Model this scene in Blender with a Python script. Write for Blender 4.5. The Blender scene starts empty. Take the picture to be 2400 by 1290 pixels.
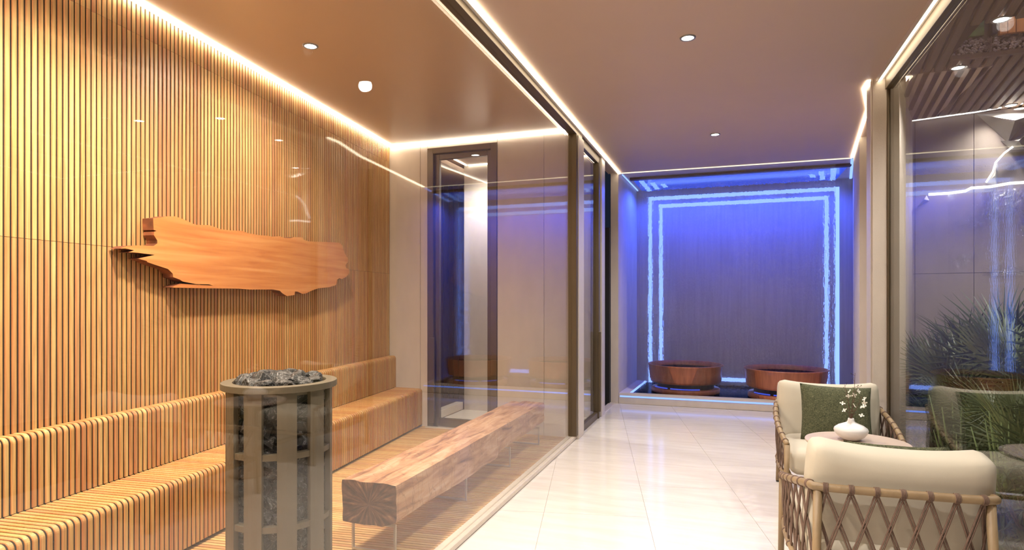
import bpy, bmesh, math, random
from mathutils import Vector, Matrix, noise
R = math.radians
SC = bpy.context.scene
COL = SC.collection
rnd = random.Random(7)

# ------------------------------------------------------------------ camera
cam = bpy.data.cameras.new('camera')
cam.sensor_fit = 'HORIZONTAL'
cam.sensor_width = 36.0
cam.lens = 36.0 * 1430.0 / 2400.0
cam.shift_y = 58.0 / 2400.0
cam.clip_start = 0.02
cam_o = bpy.data.objects.new('camera', cam)
COL.objects.link(cam_o)
cam_o.location = (0, 0, 1.3)
cam_o.rotation_euler = (R(90), 0, math.atan(505 / 1430))
SC.camera = cam_o

# ------------------------------------------------------------------ world, exposure, cycles
W = bpy.data.worlds.new('night')
SC.world = W
W.use_nodes = True
W.node_tree.nodes['Background'].inputs[0].default_value = (0.10, 0.14, 0.26, 1)
W.node_tree.nodes['Background'].inputs[1].default_value = 0.05
SC.view_settings.view_transform = 'Standard'
SC.view_settings.look = 'None'
SC.view_settings.gamma = 1.0
SC.view_settings.use_curve_mapping = False
SC.view_settings.exposure = 0.9
cy = SC.cycles
cy.use_denoising = True
cy.max_bounces = 10
cy.diffuse_bounces = 5
cy.glossy_bounces = 5
cy.transmission_bounces = 8
cy.transparent_max_bounces = 24
cy.sample_clamp_indirect = 8.0
cy.caustics_reflective = False
cy.caustics_refractive = True

WARM = (1.0, 0.80, 0.55)
NEUT = (1.0, 0.93, 0.85)
BLUE = (0.10, 0.16, 1.0)

def lamp(kind, name, loc, power, color, size=0.1, rot=(0, 0, 0), size_y=None, spread=None, cone=None, blend=0.6):
    l = bpy.data.lights.new(name, kind)
    l.energy = power
    l.color = color
    if kind == 'AREA':
        l.shape = 'RECTANGLE' if size_y else 'DISK'
        l.size = size
        if size_y: l.size_y = size_y
        if spread: l.spread = R(spread)
    else:
        l.shadow_soft_size = size
    if kind == 'SPOT':
        l.spot_size = R(cone or 120); l.spot_blend = blend
    o = bpy.data.objects.new(name, l)
    COL.objects.link(o)
    o.location = loc
    o.rotation_euler = rot
    return o

H = 2.89
# downlights of the corridor (their lenses are built further down)
CORRIDOR_SPOTS = [(-0.45, -0.84), (-0.34, 1.5), (-0.227, 3.841), (-0.112, 6.175)]
for (x, y), e in zip(CORRIDOR_SPOTS, (40, 108, 72, 92)):
    lamp('SPOT', 'corridor_spot_light', (x, y, H - 0.03), e, NEUT, 0.04, cone=150, blend=0.9)
for x, y in [(-2.05, 0.95), (-2.2, 1.9)]:
    lamp('SPOT', 'sauna_spot_light', (x, y, H - 0.03), 150, (1.0, 0.87, 0.70), 0.04, cone=150, blend=0.9)  # two added lamps out of view that brighten the sauna, no fixtures
lamp('SPOT', 'sauna_spot_light', (-2.46, 3.18, H - 0.03), 75, (1.0, 0.87, 0.70), 0.03, cone=165, blend=0.9)
lamp('SPOT', 'hall_spot_light', (-2.55, 6.2, H - 0.03), 75, NEUT, 0.04, cone=150, blend=0.9)
GARDEN_SPOTS = [(1.461, 4.18), (1.486, 4.949), (2.18, 6.05), (2.2, 4.0), (2.2, 2.6)]
for x, y in GARDEN_SPOTS:
    lamp('SPOT', 'garden_spot_light', (x, y, H - 0.03), 42, NEUT, 0.04, cone=150, blend=0.9)

# ------------------------------------------------------------------ materials
def new_mat(name):
    m = bpy.data.materials.new(name)
    m.use_nodes = True
    nt = m.node_tree
    b = nt.nodes['Principled BSDF']
    return m, nt, b

def N(nt, kind, **kw):
    n = nt.nodes.new(kind)
    for k, v in kw.items():
        setattr(n, k, v)
    return n

def ramp(nt, stops):
    n = nt.nodes.new('ShaderNodeValToRGB')
    e = n.color_ramp.elements
    while len(e) < len(stops): e.new(0.5)
    for i, (p, c) in enumerate(stops):
        e[i].position = p
        e[i].color = (*c, 1)
    return n

def plain(name, col, rough=0.5, metal=0.0, var=0.06, scale=14.0, bump=0.0, bscale=60.0, stretch=(1, 1, 1), spec=0.5, coat=0.0):
    """principled surface with a little tonal noise and fine relief"""
    m, nt, b = new_mat(name)
    tc = N(nt, 'ShaderNodeTexCoord')
    mp = N(nt, 'ShaderNodeMapping')
    mp.inputs['Scale'].default_value = stretch
    nt.links.new(tc.outputs['Object'], mp.inputs[0])
    nz = N(nt, 'ShaderNodeTexNoise')
    nz.inputs['Scale'].default_value = scale
    nz.inputs['Detail'].default_value = 5
    nt.links.new(mp.outputs[0], nz.inputs[0])
    lo = tuple(max(0, c * (1 - var)) for c in col); hi = tuple(min(1, c * (1 + var)) for c in col)
    rp = ramp(nt, [(0.3, lo), (0.7, hi)])
    nt.links.new(nz.outputs[0], rp.inputs[0])
    nt.links.new(rp.outputs[0], b.inputs['Base Color'])
    b.inputs['Roughness'].default_value = rough
    b.inputs['Metallic'].default_value = metal
    b.inputs['Specular IOR Level'].default_value = spec
    b.inputs['Coat Weight'].default_value = coat
    if bump:
        n2 = N(nt, 'ShaderNodeTexNoise')
        n2.inputs['Scale'].default_value = bscale
        n2.inputs['Detail'].default_value = 4
        nt.links.new(mp.outputs[0], n2.inputs[0])
        bp = N(nt, 'ShaderNodeBump')
        bp.inputs['Strength'].default_value = bump
        bp.inputs['Distance'].default_value = 0.01
        nt.links.new(n2.outputs[0], bp.inputs['Height'])
        nt.links.new(bp.outputs[0], b.inputs['Normal'])
    return m

def emit(name, col, strength):
    m = bpy.data.materials.new(name)
    m.use_nodes = True
    nt = m.node_tree
    nt.nodes.remove(nt.nodes['Principled BSDF'])
    e = N(nt, 'ShaderNodeEmission')
    e.inputs[0].default_value = (*col, 1)
    e.inputs[1].default_value = strength
    nt.links.new(e.outputs[0], nt.nodes['Material Output'].inputs[0])
    return m

def glass_mat(name, r0, tint):
    """clear pane: transmits straight through, mirrors more at grazing angles (same from both faces)"""
    m = bpy.data.materials.new(name)
    m.use_nodes = True
    nt = m.node_tree
    nt.nodes.remove(nt.nodes['Principled BSDF'])
    lw = N(nt, 'ShaderNodeLayerWeight')
    lw.inputs[0].default_value = 0.5
    p = N(nt, 'ShaderNodeMath', operation='POWER'); p.inputs[1].default_value = 5
    nt.links.new(lw.outputs['Facing'], p.inputs[0])
    ma = N(nt, 'ShaderNodeMath', operation='MULTIPLY_ADD', use_clamp=True)
    ma.inputs[1].default_value = 1 - r0; ma.inputs[2].default_value = r0
    nt.links.new(p.outputs[0], ma.inputs[0])
    t = N(nt, 'ShaderNodeBsdfTransparent'); t.inputs[0].default_value = (*tint, 1)
    g = N(nt, 'ShaderNodeBsdfGlossy'); g.inputs['Roughness'].default_value = 0.0
    mx = N(nt, 'ShaderNodeMixShader')
    nt.links.new(ma.outputs[0], mx.inputs[0])
    nt.links.new(t.outputs[0], mx.inputs[1])
    nt.links.new(g.outputs[0], mx.inputs[2])
    nt.links.new(mx.outputs[0], nt.nodes['Material Output'].inputs[0])
    return m

def slat_mat(name, stops, zseg=None, axis=2, rough=0.45):
    """wooden slat: each object takes its own tone; fine grain along the slat; tone changes at the board joints"""
    m, nt, b = new_mat(name)
    oi = N(nt, 'ShaderNodeObjectInfo')
    tc = N(nt, 'ShaderNodeTexCoord')
    fac = oi.outputs['Random']
    if zseg:
        sx = N(nt, 'ShaderNodeSeparateXYZ')
        nt.links.new(tc.outputs['Object'], sx.inputs[0])
        tot = None
        for z, k in zseg:
            g = N(nt, 'ShaderNodeMath', operation='GREATER_THAN'); g.inputs[1].default_value = z
            nt.links.new(sx.outputs[2], g.inputs[0])
            mu = N(nt, 'ShaderNodeMath', operation='MULTIPLY'); mu.inputs[1].default_value = k
            nt.links.new(g.outputs[0], mu.inputs[0])
            if tot is None: tot = mu
            else:
                a = N(nt, 'ShaderNodeMath', operation='ADD')
                nt.links.new(tot.outputs[0], a.inputs[0]); nt.links.new(mu.outputs[0], a.inputs[1]); tot = a
        a = N(nt, 'ShaderNodeMath', operation='ADD')
        nt.links.new(fac, a.inputs[0]); nt.links.new(tot.outputs[0], a.inputs[1])
        f = N(nt, 'ShaderNodeMath', operation='FRACT')
        nt.links.new(a.outputs[0], f.inputs[0])
        fac = f.outputs[0]
    rp = ramp(nt, stops)
    rp.color_ramp.interpolation = 'LINEAR'
    nt.links.new(fac, rp.inputs[0])
    # grain
    off = N(nt, 'ShaderNodeVectorMath', operation='SCALE')
    cmb = N(nt, 'ShaderNodeCombineXYZ')
    for i in range(3): nt.links.new(oi.outputs['Random'], cmb.inputs[i])
    nt.links.new(cmb.outputs[0], off.inputs[0]); off.inputs['Scale'].default_value = 37.0
    ad = N(nt, 'ShaderNodeVectorMath', operation='ADD')
    nt.links.new(tc.outputs['Object'], ad.inputs[0]); nt.links.new(off.outputs[0], ad.inputs[1])
    mp = N(nt, 'ShaderNodeMapping')
    sc = [160, 160, 160]; sc[axis] = 5
    mp.inputs['Scale'].default_value = sc
    nt.links.new(ad.outputs[0], mp.inputs[0])
    nz = N(nt, 'ShaderNodeTexNoise'); nz.inputs['Scale'].default_value = 1.0; nz.inputs['Detail'].default_value = 4
    nt.links.new(mp.outputs[0], nz.inputs[0])
    gr = ramp(nt, [(0.25, (0.62, 0.55, 0.5)), (0.75, (1.12, 1.1, 1.08))])
    nt.links.new(nz.outputs[0], gr.inputs[0])
    mx = N(nt, 'ShaderNodeMix', data_type='RGBA', blend_type='MULTIPLY')
    mx.inputs[0].default_value = 1.0
    nt.links.new(rp.outputs[0], mx.inputs[6]); nt.links.new(gr.outputs[0], mx.inputs[7])
    # lateral shading put into the colour: redder on one edge, darker olive on the other
    s2 = N(nt, 'ShaderNodeSeparateXYZ'); nt.links.new(tc.outputs['Object'], s2.inputs[0])
    mr = N(nt, 'ShaderNodeMapRange'); mr.inputs[1].default_value = -0.011; mr.inputs[2].default_value = 0.011
    nt.links.new(s2.outputs[1], mr.inputs[0])
    wr = ramp(nt, [(0.0, (1.05, 0.72, 0.55)), (0.3, (1.02, 1.0, 1.0)), (0.7, (1.0, 1.05, 1.0)), (1.0, (0.78, 0.84, 0.62))])
    nt.links.new(mr.outputs[0], wr.inputs[0])
    m2 = N(nt, 'ShaderNodeMix', data_type='RGBA', blend_type='MULTIPLY')
    m2.inputs[0].default_value = 1.0 if axis == 2 else 0.0
    nt.links.new(mx.outputs[2], m2.inputs[6]); nt.links.new(wr.outputs[0], m2.inputs[7])
    nt.links.new(m2.outputs[2], b.inputs['Base Color'])
    b.inputs['Roughness'].default_value = rough
    return m

WOODS = [(0.0, (0.58, 0.33, 0.13)), (0.16, (0.64, 0.43, 0.19)), (0.3, (0.55, 0.28, 0.13)), (0.45, (0.66, 0.47, 0.22)),
         (0.6, (0.57, 0.34, 0.13)), (0.75, (0.52, 0.27, 0.13)), (0.88, (0.63, 0.44, 0.18)), (1.0, (0.60, 0.35, 0.15))]
M = {}
M['slat_wall'] = slat_mat('slat_wood_wall', WOODS, [(1.57, 0.37), (2.72, 0.29)])
M['slat_bench'] = slat_mat('slat_wood_bench', WOODS)
M['slat_deck'] = slat_mat('slat_wood_deck', [(p, tuple(min(1, c * 1.18) for c in q)) for p, q in WOODS], axis=0, rough=0.35)
M['gap'] = plain('dark_backing', (0.022, 0.012, 0.007), 0.9)
M['plinth_dark'] = plain('dark_kick_board', (0.10, 0.055, 0.035), 0.6)
M['ceiling'] = plain('taupe_ceiling_paint', (0.50, 0.372, 0.300), 0.55, var=0.015, scale=3)
M['sauna_ceiling'] = plain('satin_tan_ceiling', (0.52, 0.37, 0.255), 0.28, var=0.015, scale=3)
M['panel'] = plain('beige_fabric_panel', (0.60, 0.53, 0.465), 0.75, var=0.05, scale=9, bump=0.15, bscale=260, stretch=(1, 1, 0.35))
M['panel_grey'] = plain('grey_fabric_panel', (0.40, 0.34, 0.30), 0.8, var=0.06, scale=9, bump=0.15, bscale=260, stretch=(1, 1, 0.35))
M['water_wall'] = plain('wet_grey_wall', (0.40, 0.38, 0.38), 0.45, var=0.10, scale=5, bump=0.25, bscale=30, stretch=(6, 6, 0.25))
M['bronze'] = plain('bronze_frame', (0.135, 0.102, 0.064), 0.42, metal=0.55, var=0.03, scale=5)
M['light_trim'] = plain('pale_aluminium', (0.62, 0.56, 0.50), 0.4, metal=0.3, var=0.02)
M['kerb'] = plain('pale_stone_kerb', (0.60, 0.53, 0.45), 0.45, var=0.05, scale=20)
M['grout'] = plain('pale_grout', (0.55, 0.50, 0.46), 0.7)
M['concrete'] = plain('dark_plaster', (0.10, 0.085, 0.075), 0.9)
M['soil'] = plain('dark_soil', (0.035, 0.03, 0.022), 0.95, var=0.5, scale=30, bump=0.8, bscale=40)
M['black_wall'] = plain('flat_black', (0.012, 0.011, 0.012), 0.6)
M['dark_slat'] = slat_mat('dark_wall_slat', [(0, (0.05, 0.022, 0.014)), (1, (0.09, 0.042, 0.026))])
M['heater'] = plain('taupe_heater_metal', (0.105, 0.083, 0.054), 0.55, metal=0.1, var=0.02, scale=6)
def black_pool():
    m = bpy.data.materials.new('black_pool'); m.use_nodes = True
    nt = m.node_tree; nt.nodes.remove(nt.nodes['Principled BSDF'])
    d = N(nt, 'ShaderNodeBsdfDiffuse'); d.inputs[0].default_value = (0.004, 0.005, 0.010, 1)
    gl = N(nt, 'ShaderNodeBsdfGlossy'); gl.inputs['Roughness'].default_value = 0.07; gl.inputs[0].default_value = (0.8, 0.85, 1, 1)
    tc = N(nt, 'ShaderNodeTexCoord'); nz = N(nt, 'ShaderNodeTexNoise'); nz.inputs['Scale'].default_value = 45
    nt.links.new(tc.outputs['Object'], nz.inputs[0])
    bp = N(nt, 'ShaderNodeBump'); bp.inputs['Strength'].default_value = 0.25; bp.inputs['Distance'].default_value = 0.01
    nt.links.new(nz.outputs[0], bp.inputs['Height']); nt.links.new(bp.outputs[0], gl.inputs['Normal'])
    mx = N(nt, 'ShaderNodeMixShader'); mx.inputs[0].default_value = 0.10
    nt.links.new(d.outputs[0], mx.inputs[1]); nt.links.new(gl.outputs[0], mx.inputs[2])
    nt.links.new(mx.outputs[0], nt.nodes['Material Output'].inputs[0])
    return m
M['blackwater'] = black_pool()
M['copper'] = plain('red_brown_tub', (0.36, 0.118, 0.055), 0.38, var=0.25, scale=3, stretch=(9, 9, 0.5), coat=0.2)
M['cream'] = plain('cream_upholstery', (0.51, 0.465, 0.38), 0.85, var=0.03, scale=6, bump=0.08, bscale=500)
M['rattan'] = plain('tan_rattan', (0.255, 0.178, 0.098), 0.5, var=0.22, scale=10, bump=0.15, bscale=90, stretch=(1, 1, 0.4))
M['cord'] = plain('brown_cord', (0.15, 0.092, 0.068), 0.7, var=0.15, scale=60, bump=0.3, bscale=400)
M['black_foot'] = plain('black_rubber', (0.012, 0.012, 0.012), 0.6)
M['table'] = plain('pale_pink_wood', (0.50, 0.40, 0.33), 0.35, var=0.05, scale=8)
M['vase'] = plain('white_ceramic', (0.68, 0.67, 0.67), 0.38, var=0.01)
M['twig'] = plain('brown_twig', (0.10, 0.045, 0.03), 0.7)
M['petal'] = plain('white_petal', (0.85, 0.84, 0.76), 0.6)
M['leafsmall'] = plain('olive_leaf', (0.10, 0.13, 0.05), 0.6)
M['steel'] = plain('pale_steel', (0.55, 0.53, 0.50), 0.35, metal=0.6)
M['ring'] = plain('grey_lamp_ring', (0.22, 0.22, 0.23), 0.4, metal=0.5)
M['palm'] = plain('palm_green', (0.055, 0.080, 0.030), 0.42, var=0.4, scale=5)
M['palm_pale'] = plain('palm_pale_green', (0.105, 0.135, 0.048), 0.42, var=0.35, scale=5)
M['shrub'] = plain('dark_shrub_green', (0.030, 0.048, 0.018), 0.6, var=0.4, scale=6, spec=0.25)
M['trunk'] = plain('fibrous_trunk', (0.10, 0.07, 0.04), 0.9, var=0.4, scale=30, bump=0.6, bscale=60)
M['reed'] = plain('reed_green', (0.12, 0.17, 0.055), 0.5, var=0.3, scale=8)
M['gardenslat'] = slat_mat('walnut_ceiling_slat', [(0, (0.075, 0.045, 0.028)), (0.5, (0.11, 0.068, 0.042)), (1, (0.15, 0.090, 0.050))], axis=1, rough=0.6)
M['plaster_white'] = plain('white_plaster', (0.62, 0.60, 0.56), 0.7, var=0.04)
M['gravel'] = plain('mauve_gravel', (0.24, 0.19, 0.20), 0.8, var=0.35, scale=40)
M['moss'] = plain('moss_green', (0.05, 0.10, 0.025), 0.9, var=0.5, scale=30)
M['orange_wood'] = plain('orange_boards', (0.50, 0.19, 0.07), 0.5, var=0.2, scale=3, stretch=(20, 20, 1))
M['led_white'] = emit('warm_white_led', (1.0, 0.82, 0.58), 5.0)
M['led_back'] = emit('sauna_back_led', (1.0, 0.88, 0.70), 13.0)
M['led_sauna'] = emit('sauna_led', (1.0, 0.86, 0.66), 15.0)
M['led_thin'] = emit('thin_warm_led', (1.0, 0.84, 0.62), 0.8)
M['led_hall'] = emit('hall_led', (1.0, 0.88, 0.70), 7.0)
M['led_blue'] = emit('ice_blue_led', (0.19, 0.32, 1.0), 1.15)
M['led_blue2'] = emit('ice_blue_bar', (0.20, 0.36, 1.0), 0.85)
M['led_deep'] = emit('deep_blue_led', (0.08, 0.13, 0.95), 0.4)
M['lens'] = emit('lamp_lens', (1.0, 0.97, 0.93), 12.0)
M['glass'] = glass_mat('clear_glass', 0.055, (0.97, 0.975, 0.965))
M['glass_garden'] = glass_mat('clear_garden_glass', 0.03, (0.97, 0.975, 0.965))
M['glass_dark'] = glass_mat('tinted_glass', 0.06, (0.80, 0.80, 0.78))
M['glass_thin'] = glass_mat('clear_door_glass', 0.04, (0.96, 0.965, 0.955))

def tile_material():
    m, nt, b = new_mat('cream_stone_tile')
    tc = N(nt, 'ShaderNodeTexCoord')
    mp = N(nt, 'ShaderNodeMapping'); mp.inputs['Rotation'].default_value = (0, 0, R(11.8)); mp.inputs['Scale'].default_value = (1.0, 6.0, 1)
    nt.links.new(tc.outputs['Object'], mp.inputs[0])
    nz = N(nt, 'ShaderNodeTexNoise'); nz.inputs['Scale'].default_value = 2.2; nz.inputs['Detail'].default_value = 7; nz.inputs['Roughness'].default_value = 0.65
    nt.links.new(mp.outputs[0], nz.inputs[0])
    rp = ramp(nt, [(0.3, (0.66, 0.60, 0.55)), (0.55, (0.73, 0.68, 0.63)), (0.8, (0.79, 0.75, 0.70))])
    nt.links.new(nz.outputs[0], rp.inputs[0])
    nt.links.new(rp.outputs[0], b.inputs['Base Color'])
    b.inputs['Roughness'].default_value = 0.13
    b.inputs['Specular IOR Level'].default_value = 0.45
    return m
M['tile'] = tile_material()

def stone_material():
    m, nt, b = new_mat('black_veined_stone')
    tc = N(nt, 'ShaderNodeTexCoord')
    nz = N(nt, 'ShaderNodeTexNoise'); nz.inputs['Scale'].default_value = 15; nz.inputs['Detail'].default_value = 5; nz.inputs['Roughness'].default_value = 0.62; nz.inputs['Distortion'].default_value = 1.6
    nt.links.new(tc.outputs['Object'], nz.inputs[0])
    su = N(nt, 'ShaderNodeMath', operation='SUBTRACT'); su.inputs[1].default_value = 0.5
    ab = N(nt, 'ShaderNodeMath', operation='ABSOLUTE')
    nt.links.new(nz.outputs[0], su.inputs[0]); nt.links.new(su.outputs[0], ab.inputs[0])
    rp = ramp(nt, [(0.0, (0.30, 0.29, 0.29)), (0.006, (0.10, 0.095, 0.095)), (0.014, (0.012, 0.011, 0.012)), (0.2, (0.004, 0.004, 0.004))])
    nt.links.new(ab.outputs[0], rp.inputs[0])
    nt.links.new(rp.outputs[0], b.inputs['Base Color'])
    b.inputs['Roughness'].default_value = 0.5
    b.inputs['Specular IOR Level'].default_value = 0.35
    bp = N(nt, 'ShaderNodeBump'); bp.inputs['Strength'].default_value = 0.9; bp.inputs['Distance'].default_value = 0.01
    nt.links.new(nz.outputs[0], bp.inputs['Height']); nt.links.new(bp.outputs[0], b.inputs['Normal'])
    return m
M['stone'] = stone_material()

def plank_material(name, lo, mid, hi, axis_scale, rough=0.4):
    m, nt, b = new_mat(name)
    tc = N(nt, 'ShaderNodeTexCoord')
    mp = N(nt, 'ShaderNodeMapping'); mp.inputs['Scale'].default_value = axis_scale
    nt.links.new(tc.outputs['Object'], mp.inputs[0])
    nz = N(nt, 'ShaderNodeTexNoise'); nz.inputs['Scale'].default_value = 1.0; nz.inputs['Detail'].default_value = 6; nz.inputs['Distortion'].default_value = 0.6
    nt.links.new(mp.outputs[0], nz.inputs[0])
    rp = ramp(nt, [(0.25, lo), (0.5, mid), (0.78, hi)])
    nt.links.new(nz.outputs[0], rp.inputs[0])
    nt.links.new(rp.outputs[0], b.inputs['Base Color'])
    b.inputs['Roughness'].default_value = rough
    bp = N(nt, 'ShaderNodeBump'); bp.inputs['Strength'].default_value = 0.15; bp.inputs['Distance'].default_value = 0.004
    nt.links.new(nz.outputs[0], bp.inputs['Height']); nt.links.new(bp.outputs[0], b.inputs['Normal'])
    return m
M['plank'] = plank_material('orange_slab_face', (0.50, 0.155, 0.04), (0.64, 0.25, 0.075), (0.74, 0.36, 0.13), (1.5, 1.5, 26))
M['plank_edge'] = plank_material('dark_bark_edge', (0.07, 0.022, 0.010), (0.17, 0.05, 0.02), (0.36, 0.11, 0.04), (14, 14, 14), 0.6)

def beam_material():
    m, nt, b = new_mat('weathered_beam')
    tc = N(nt, 'ShaderNodeTexCoord')
    mp = N(nt, 'ShaderNodeMapping'); mp.inputs['Scale'].default_value = (16, 2.2, 14)
    nt.links.new(tc.outputs['Object'], mp.inputs[0])
    nz = N(nt, 'ShaderNodeTexNoise'); nz.inputs['Scale'].default_value = 1.3; nz.inputs['Detail'].default_value = 7; nz.inputs['Distortion'].default_value = 1.0
    nt.links.new(mp.outputs[0], nz.inputs[0])
    rp = ramp(nt, [(0.28, (0.14, 0.052, 0.024)), (0.42, (0.36, 0.165, 0.082)), (0.56, (0.50, 0.275, 0.15)), (0.75, (0.60, 0.40, 0.27))])
    nt.links.new(nz.outputs[0], rp.inputs[0])
    # hairline checks across and along the beam
    mp2 = N(nt, 'ShaderNodeMapping'); mp2.inputs['Scale'].default_value = (4.5, 11, 3.5)
    nt.links.new(tc.outputs['Object'], mp2.inputs[0])
    dn = N(nt, 'ShaderNodeTexNoise'); dn.inputs['Scale'].default_value = 1.1; dn.inputs['Detail'].default_value = 4
    nt.links.new(mp2.outputs[0], dn.inputs[0])
    mixv = N(nt, 'ShaderNodeVectorMath', operation='ADD')
    nt.links.new(mp2.outputs[0], mixv.inputs[0]); nt.links.new(dn.outputs[1], mixv.inputs[1])
    vo = N(nt, 'ShaderNodeTexVoronoi', feature='DISTANCE_TO_EDGE'); vo.inputs['Scale'].default_value = 1.0
    nt.links.new(mixv.outputs[0], vo.inputs[0])
    ck = ramp(nt, [(0.0, (0.30, 0.17, 0.11)), (0.022, (1, 1, 1))])
    nt.links.new(vo.outputs[0], ck.inputs[0])
    mx = N(nt, 'ShaderNodeMix', data_type='RGBA', blend_type='MULTIPLY'); mx.inputs[0].default_value = 0.55
    nt.links.new(rp.outputs[0], mx.inputs[6]); nt.links.new(ck.outputs[0], mx.inputs[7])
    nt.links.new(mx.outputs[2], b.inputs['Base Color'])
    b.inputs['Roughness'].default_value = 0.6
    bp = N(nt, 'ShaderNodeBump'); bp.inputs['Strength'].default_value = 0.8; bp.inputs['Distance'].default_value = 0.010
    nt.links.new(mx.outputs[2], bp.inputs['Height']); nt.links.new(bp.outputs[0], b.inputs['Normal'])
    return m
M['beam'] = beam_material()

def beam_end_material():
    """end grain: growth rings about the pith with radial checks"""
    m, nt, b = new_mat('beam_end_grain')
    tc = N(nt, 'ShaderNodeTexCoord')
    mp = N(nt, 'ShaderNodeMapping'); mp.inputs['Location'].default_value = (0.0, 0.0, -0.255)
    nt.links.new(tc.outputs['Object'], mp.inputs[0])
    sx = N(nt, 'ShaderNodeSeparateXYZ'); nt.links.new(mp.outputs[0], sx.inputs[0])
    at = N(nt, 'ShaderNodeMath', operation='ARCTAN2')
    nt.links.new(sx.outputs[2], at.inputs[0]); nt.links.new(sx.outputs[0], at.inputs[1])
    ln = N(nt, 'ShaderNodeVectorMath', operation='LENGTH'); nt.links.new(mp.outputs[0], ln.inputs[0])
    cb = N(nt, 'ShaderNodeCombineXYZ'); nt.links.new(at.outputs[0], cb.inputs[0])
    m8 = N(nt, 'ShaderNodeMath', operation='MULTIPLY'); m8.inputs[1].default_value = 2.2
    nt.links.new(ln.outputs['Value'], m8.inputs[0]); nt.links.new(m8.outputs[0], cb.inputs[1])
    nz = N(nt, 'ShaderNodeTexNoise'); nz.inputs['Scale'].default_value = 6.0; nz.inputs['Detail'].default_value = 6
    nt.links.new(cb.outputs[0], nz.inputs[0])
    rp = ramp(nt, [(0.34, (0.03, 0.011, 0.006)), (0.5, (0.11, 0.042, 0.022)), (0.62, (0.20, 0.085, 0.045)), (0.74, (0.42, 0.22, 0.12))])
    nt.links.new(nz.outputs[0], rp.inputs[0])
    nt.links.new(rp.outputs[0], b.inputs['Base Color'])
    b.inputs['Roughness'].default_value = 0.65
    bp = N(nt, 'ShaderNodeBump'); bp.inputs['Strength'].default_value = 0.5; bp.inputs['Distance'].default_value = 0.005
    nt.links.new(nz.outputs[0], bp.inputs['Height']); nt.links.new(bp.outputs[0], b.inputs['Normal'])
    return m
M['beam_end'] = beam_end_material()

def pillow_material():
    m, nt, b = new_mat('green_boucle')
    tc = N(nt, 'ShaderNodeTexCoord')
    nz = N(nt, 'ShaderNodeTexNoise'); nz.inputs['Scale'].default_value = 110; nz.inputs['Detail'].default_value = 5; nz.inputs['Distortion'].default_value = 2.0
    nt.links.new(tc.outputs['Object'], nz.inputs[0])
    rp = ramp(nt, [(0.3, (0.030, 0.034, 0.016)), (0.5, (0.075, 0.083, 0.040)), (0.7, (0.17, 0.17, 0.095))])
    nt.links.new(nz.outputs[0], rp.inputs[0]); nt.links.new(rp.outputs[0], b.inputs['Base Color'])
    b.inputs['Roughness'].default_value = 0.95
    bp = N(nt, 'ShaderNodeBump'); bp.inputs['Strength'].default_value = 0.7; bp.inputs['Distance'].default_value = 0.01
    nt.links.new(nz.outputs[0], bp.inputs['Height']); nt.links.new(bp.outputs[0], b.inputs['Normal'])
    return m
M['pillow'] = pillow_material()

def water_material(name, strength, dist, sx, sz, mixf, ior=1.33):
    """falling sheet of water: refracts through vertical rivulets, mostly clear"""
    m = bpy.data.materials.new(name)
    m.use_nodes = True
    nt = m.node_tree
    nt.nodes.remove(nt.nodes['Principled BSDF'])
    tc = N(nt, 'ShaderNodeTexCoord')
    mp = N(nt, 'ShaderNodeMapping'); mp.inputs['Scale'].default_value = (sx, 1, sz)
    nt.links.new(tc.outputs['Object'], mp.inputs[0])
    nz = N(nt, 'ShaderNodeTexNoise'); nz.inputs['Scale'].default_value = 1.0; nz.inputs['Detail'].default_value = 1.2; nz.inputs['Roughness'].default_value = 0.5
    nt.links.new(mp.outputs[0], nz.inputs[0])
    mp2 = N(nt, 'ShaderNodeMapping'); mp2.inputs['Scale'].default_value = (sx * 1.2, 1, sz * 7)
    nt.links.new(tc.outputs['Object'], mp2.inputs[0])
    n2 = N(nt, 'ShaderNodeTexNoise'); n2.inputs['Scale'].default_value = 1.0; n2.inputs['Detail'].default_value = 0.5
    nt.links.new(mp2.outputs[0], n2.inputs[0])
    ma = N(nt, 'ShaderNodeMath', operation='MULTIPLY_ADD'); ma.inputs[1].default_value = 0.7
    nt.links.new(n2.outputs[0], ma.inputs[0]); nt.links.new(nz.outputs[0], ma.inputs[2])
    bp = N(nt, 'ShaderNodeBump'); bp.inputs['Strength'].default_value = strength; bp.inputs['Distance'].default_value = dist
    nt.links.new(ma.outputs[0], bp.inputs['Height'])
    rf = N(nt, 'ShaderNodeBsdfRefraction'); rf.inputs['IOR'].default_value = ior; rf.inputs['Roughness'].default_value = 0.0
    rf.inputs[0].default_value = (0.97, 0.97, 0.98, 1)
    nt.links.new(bp.outputs[0], rf.inputs['Normal'])
    t = N(nt, 'ShaderNodeBsdfTransparent'); t.inputs[0].default_value = (0.97, 0.97, 0.98, 1)
    mx = N(nt, 'ShaderNodeMixShader'); mx.inputs[0].default_value = mixf
    nt.links.new(t.outputs[0], mx.inputs[1]); nt.links.new(rf.outputs[0], mx.inputs[2])
    g = N(nt, 'ShaderNodeBsdfGlossy'); g.inputs['Roughness'].default_value = 0.08
    nt.links.new(bp.outputs[0], g.inputs['Normal'])
    m2 = N(nt, 'ShaderNodeMixShader'); m2.inputs[0].default_value = 0.03
    nt.links.new(mx.outputs[0], m2.inputs[1]); nt.links.new(g.outputs[0], m2.inputs[2])
    nt.links.new(m2.outputs[0], nt.nodes['Material Output'].inputs[0])
    return m

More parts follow.
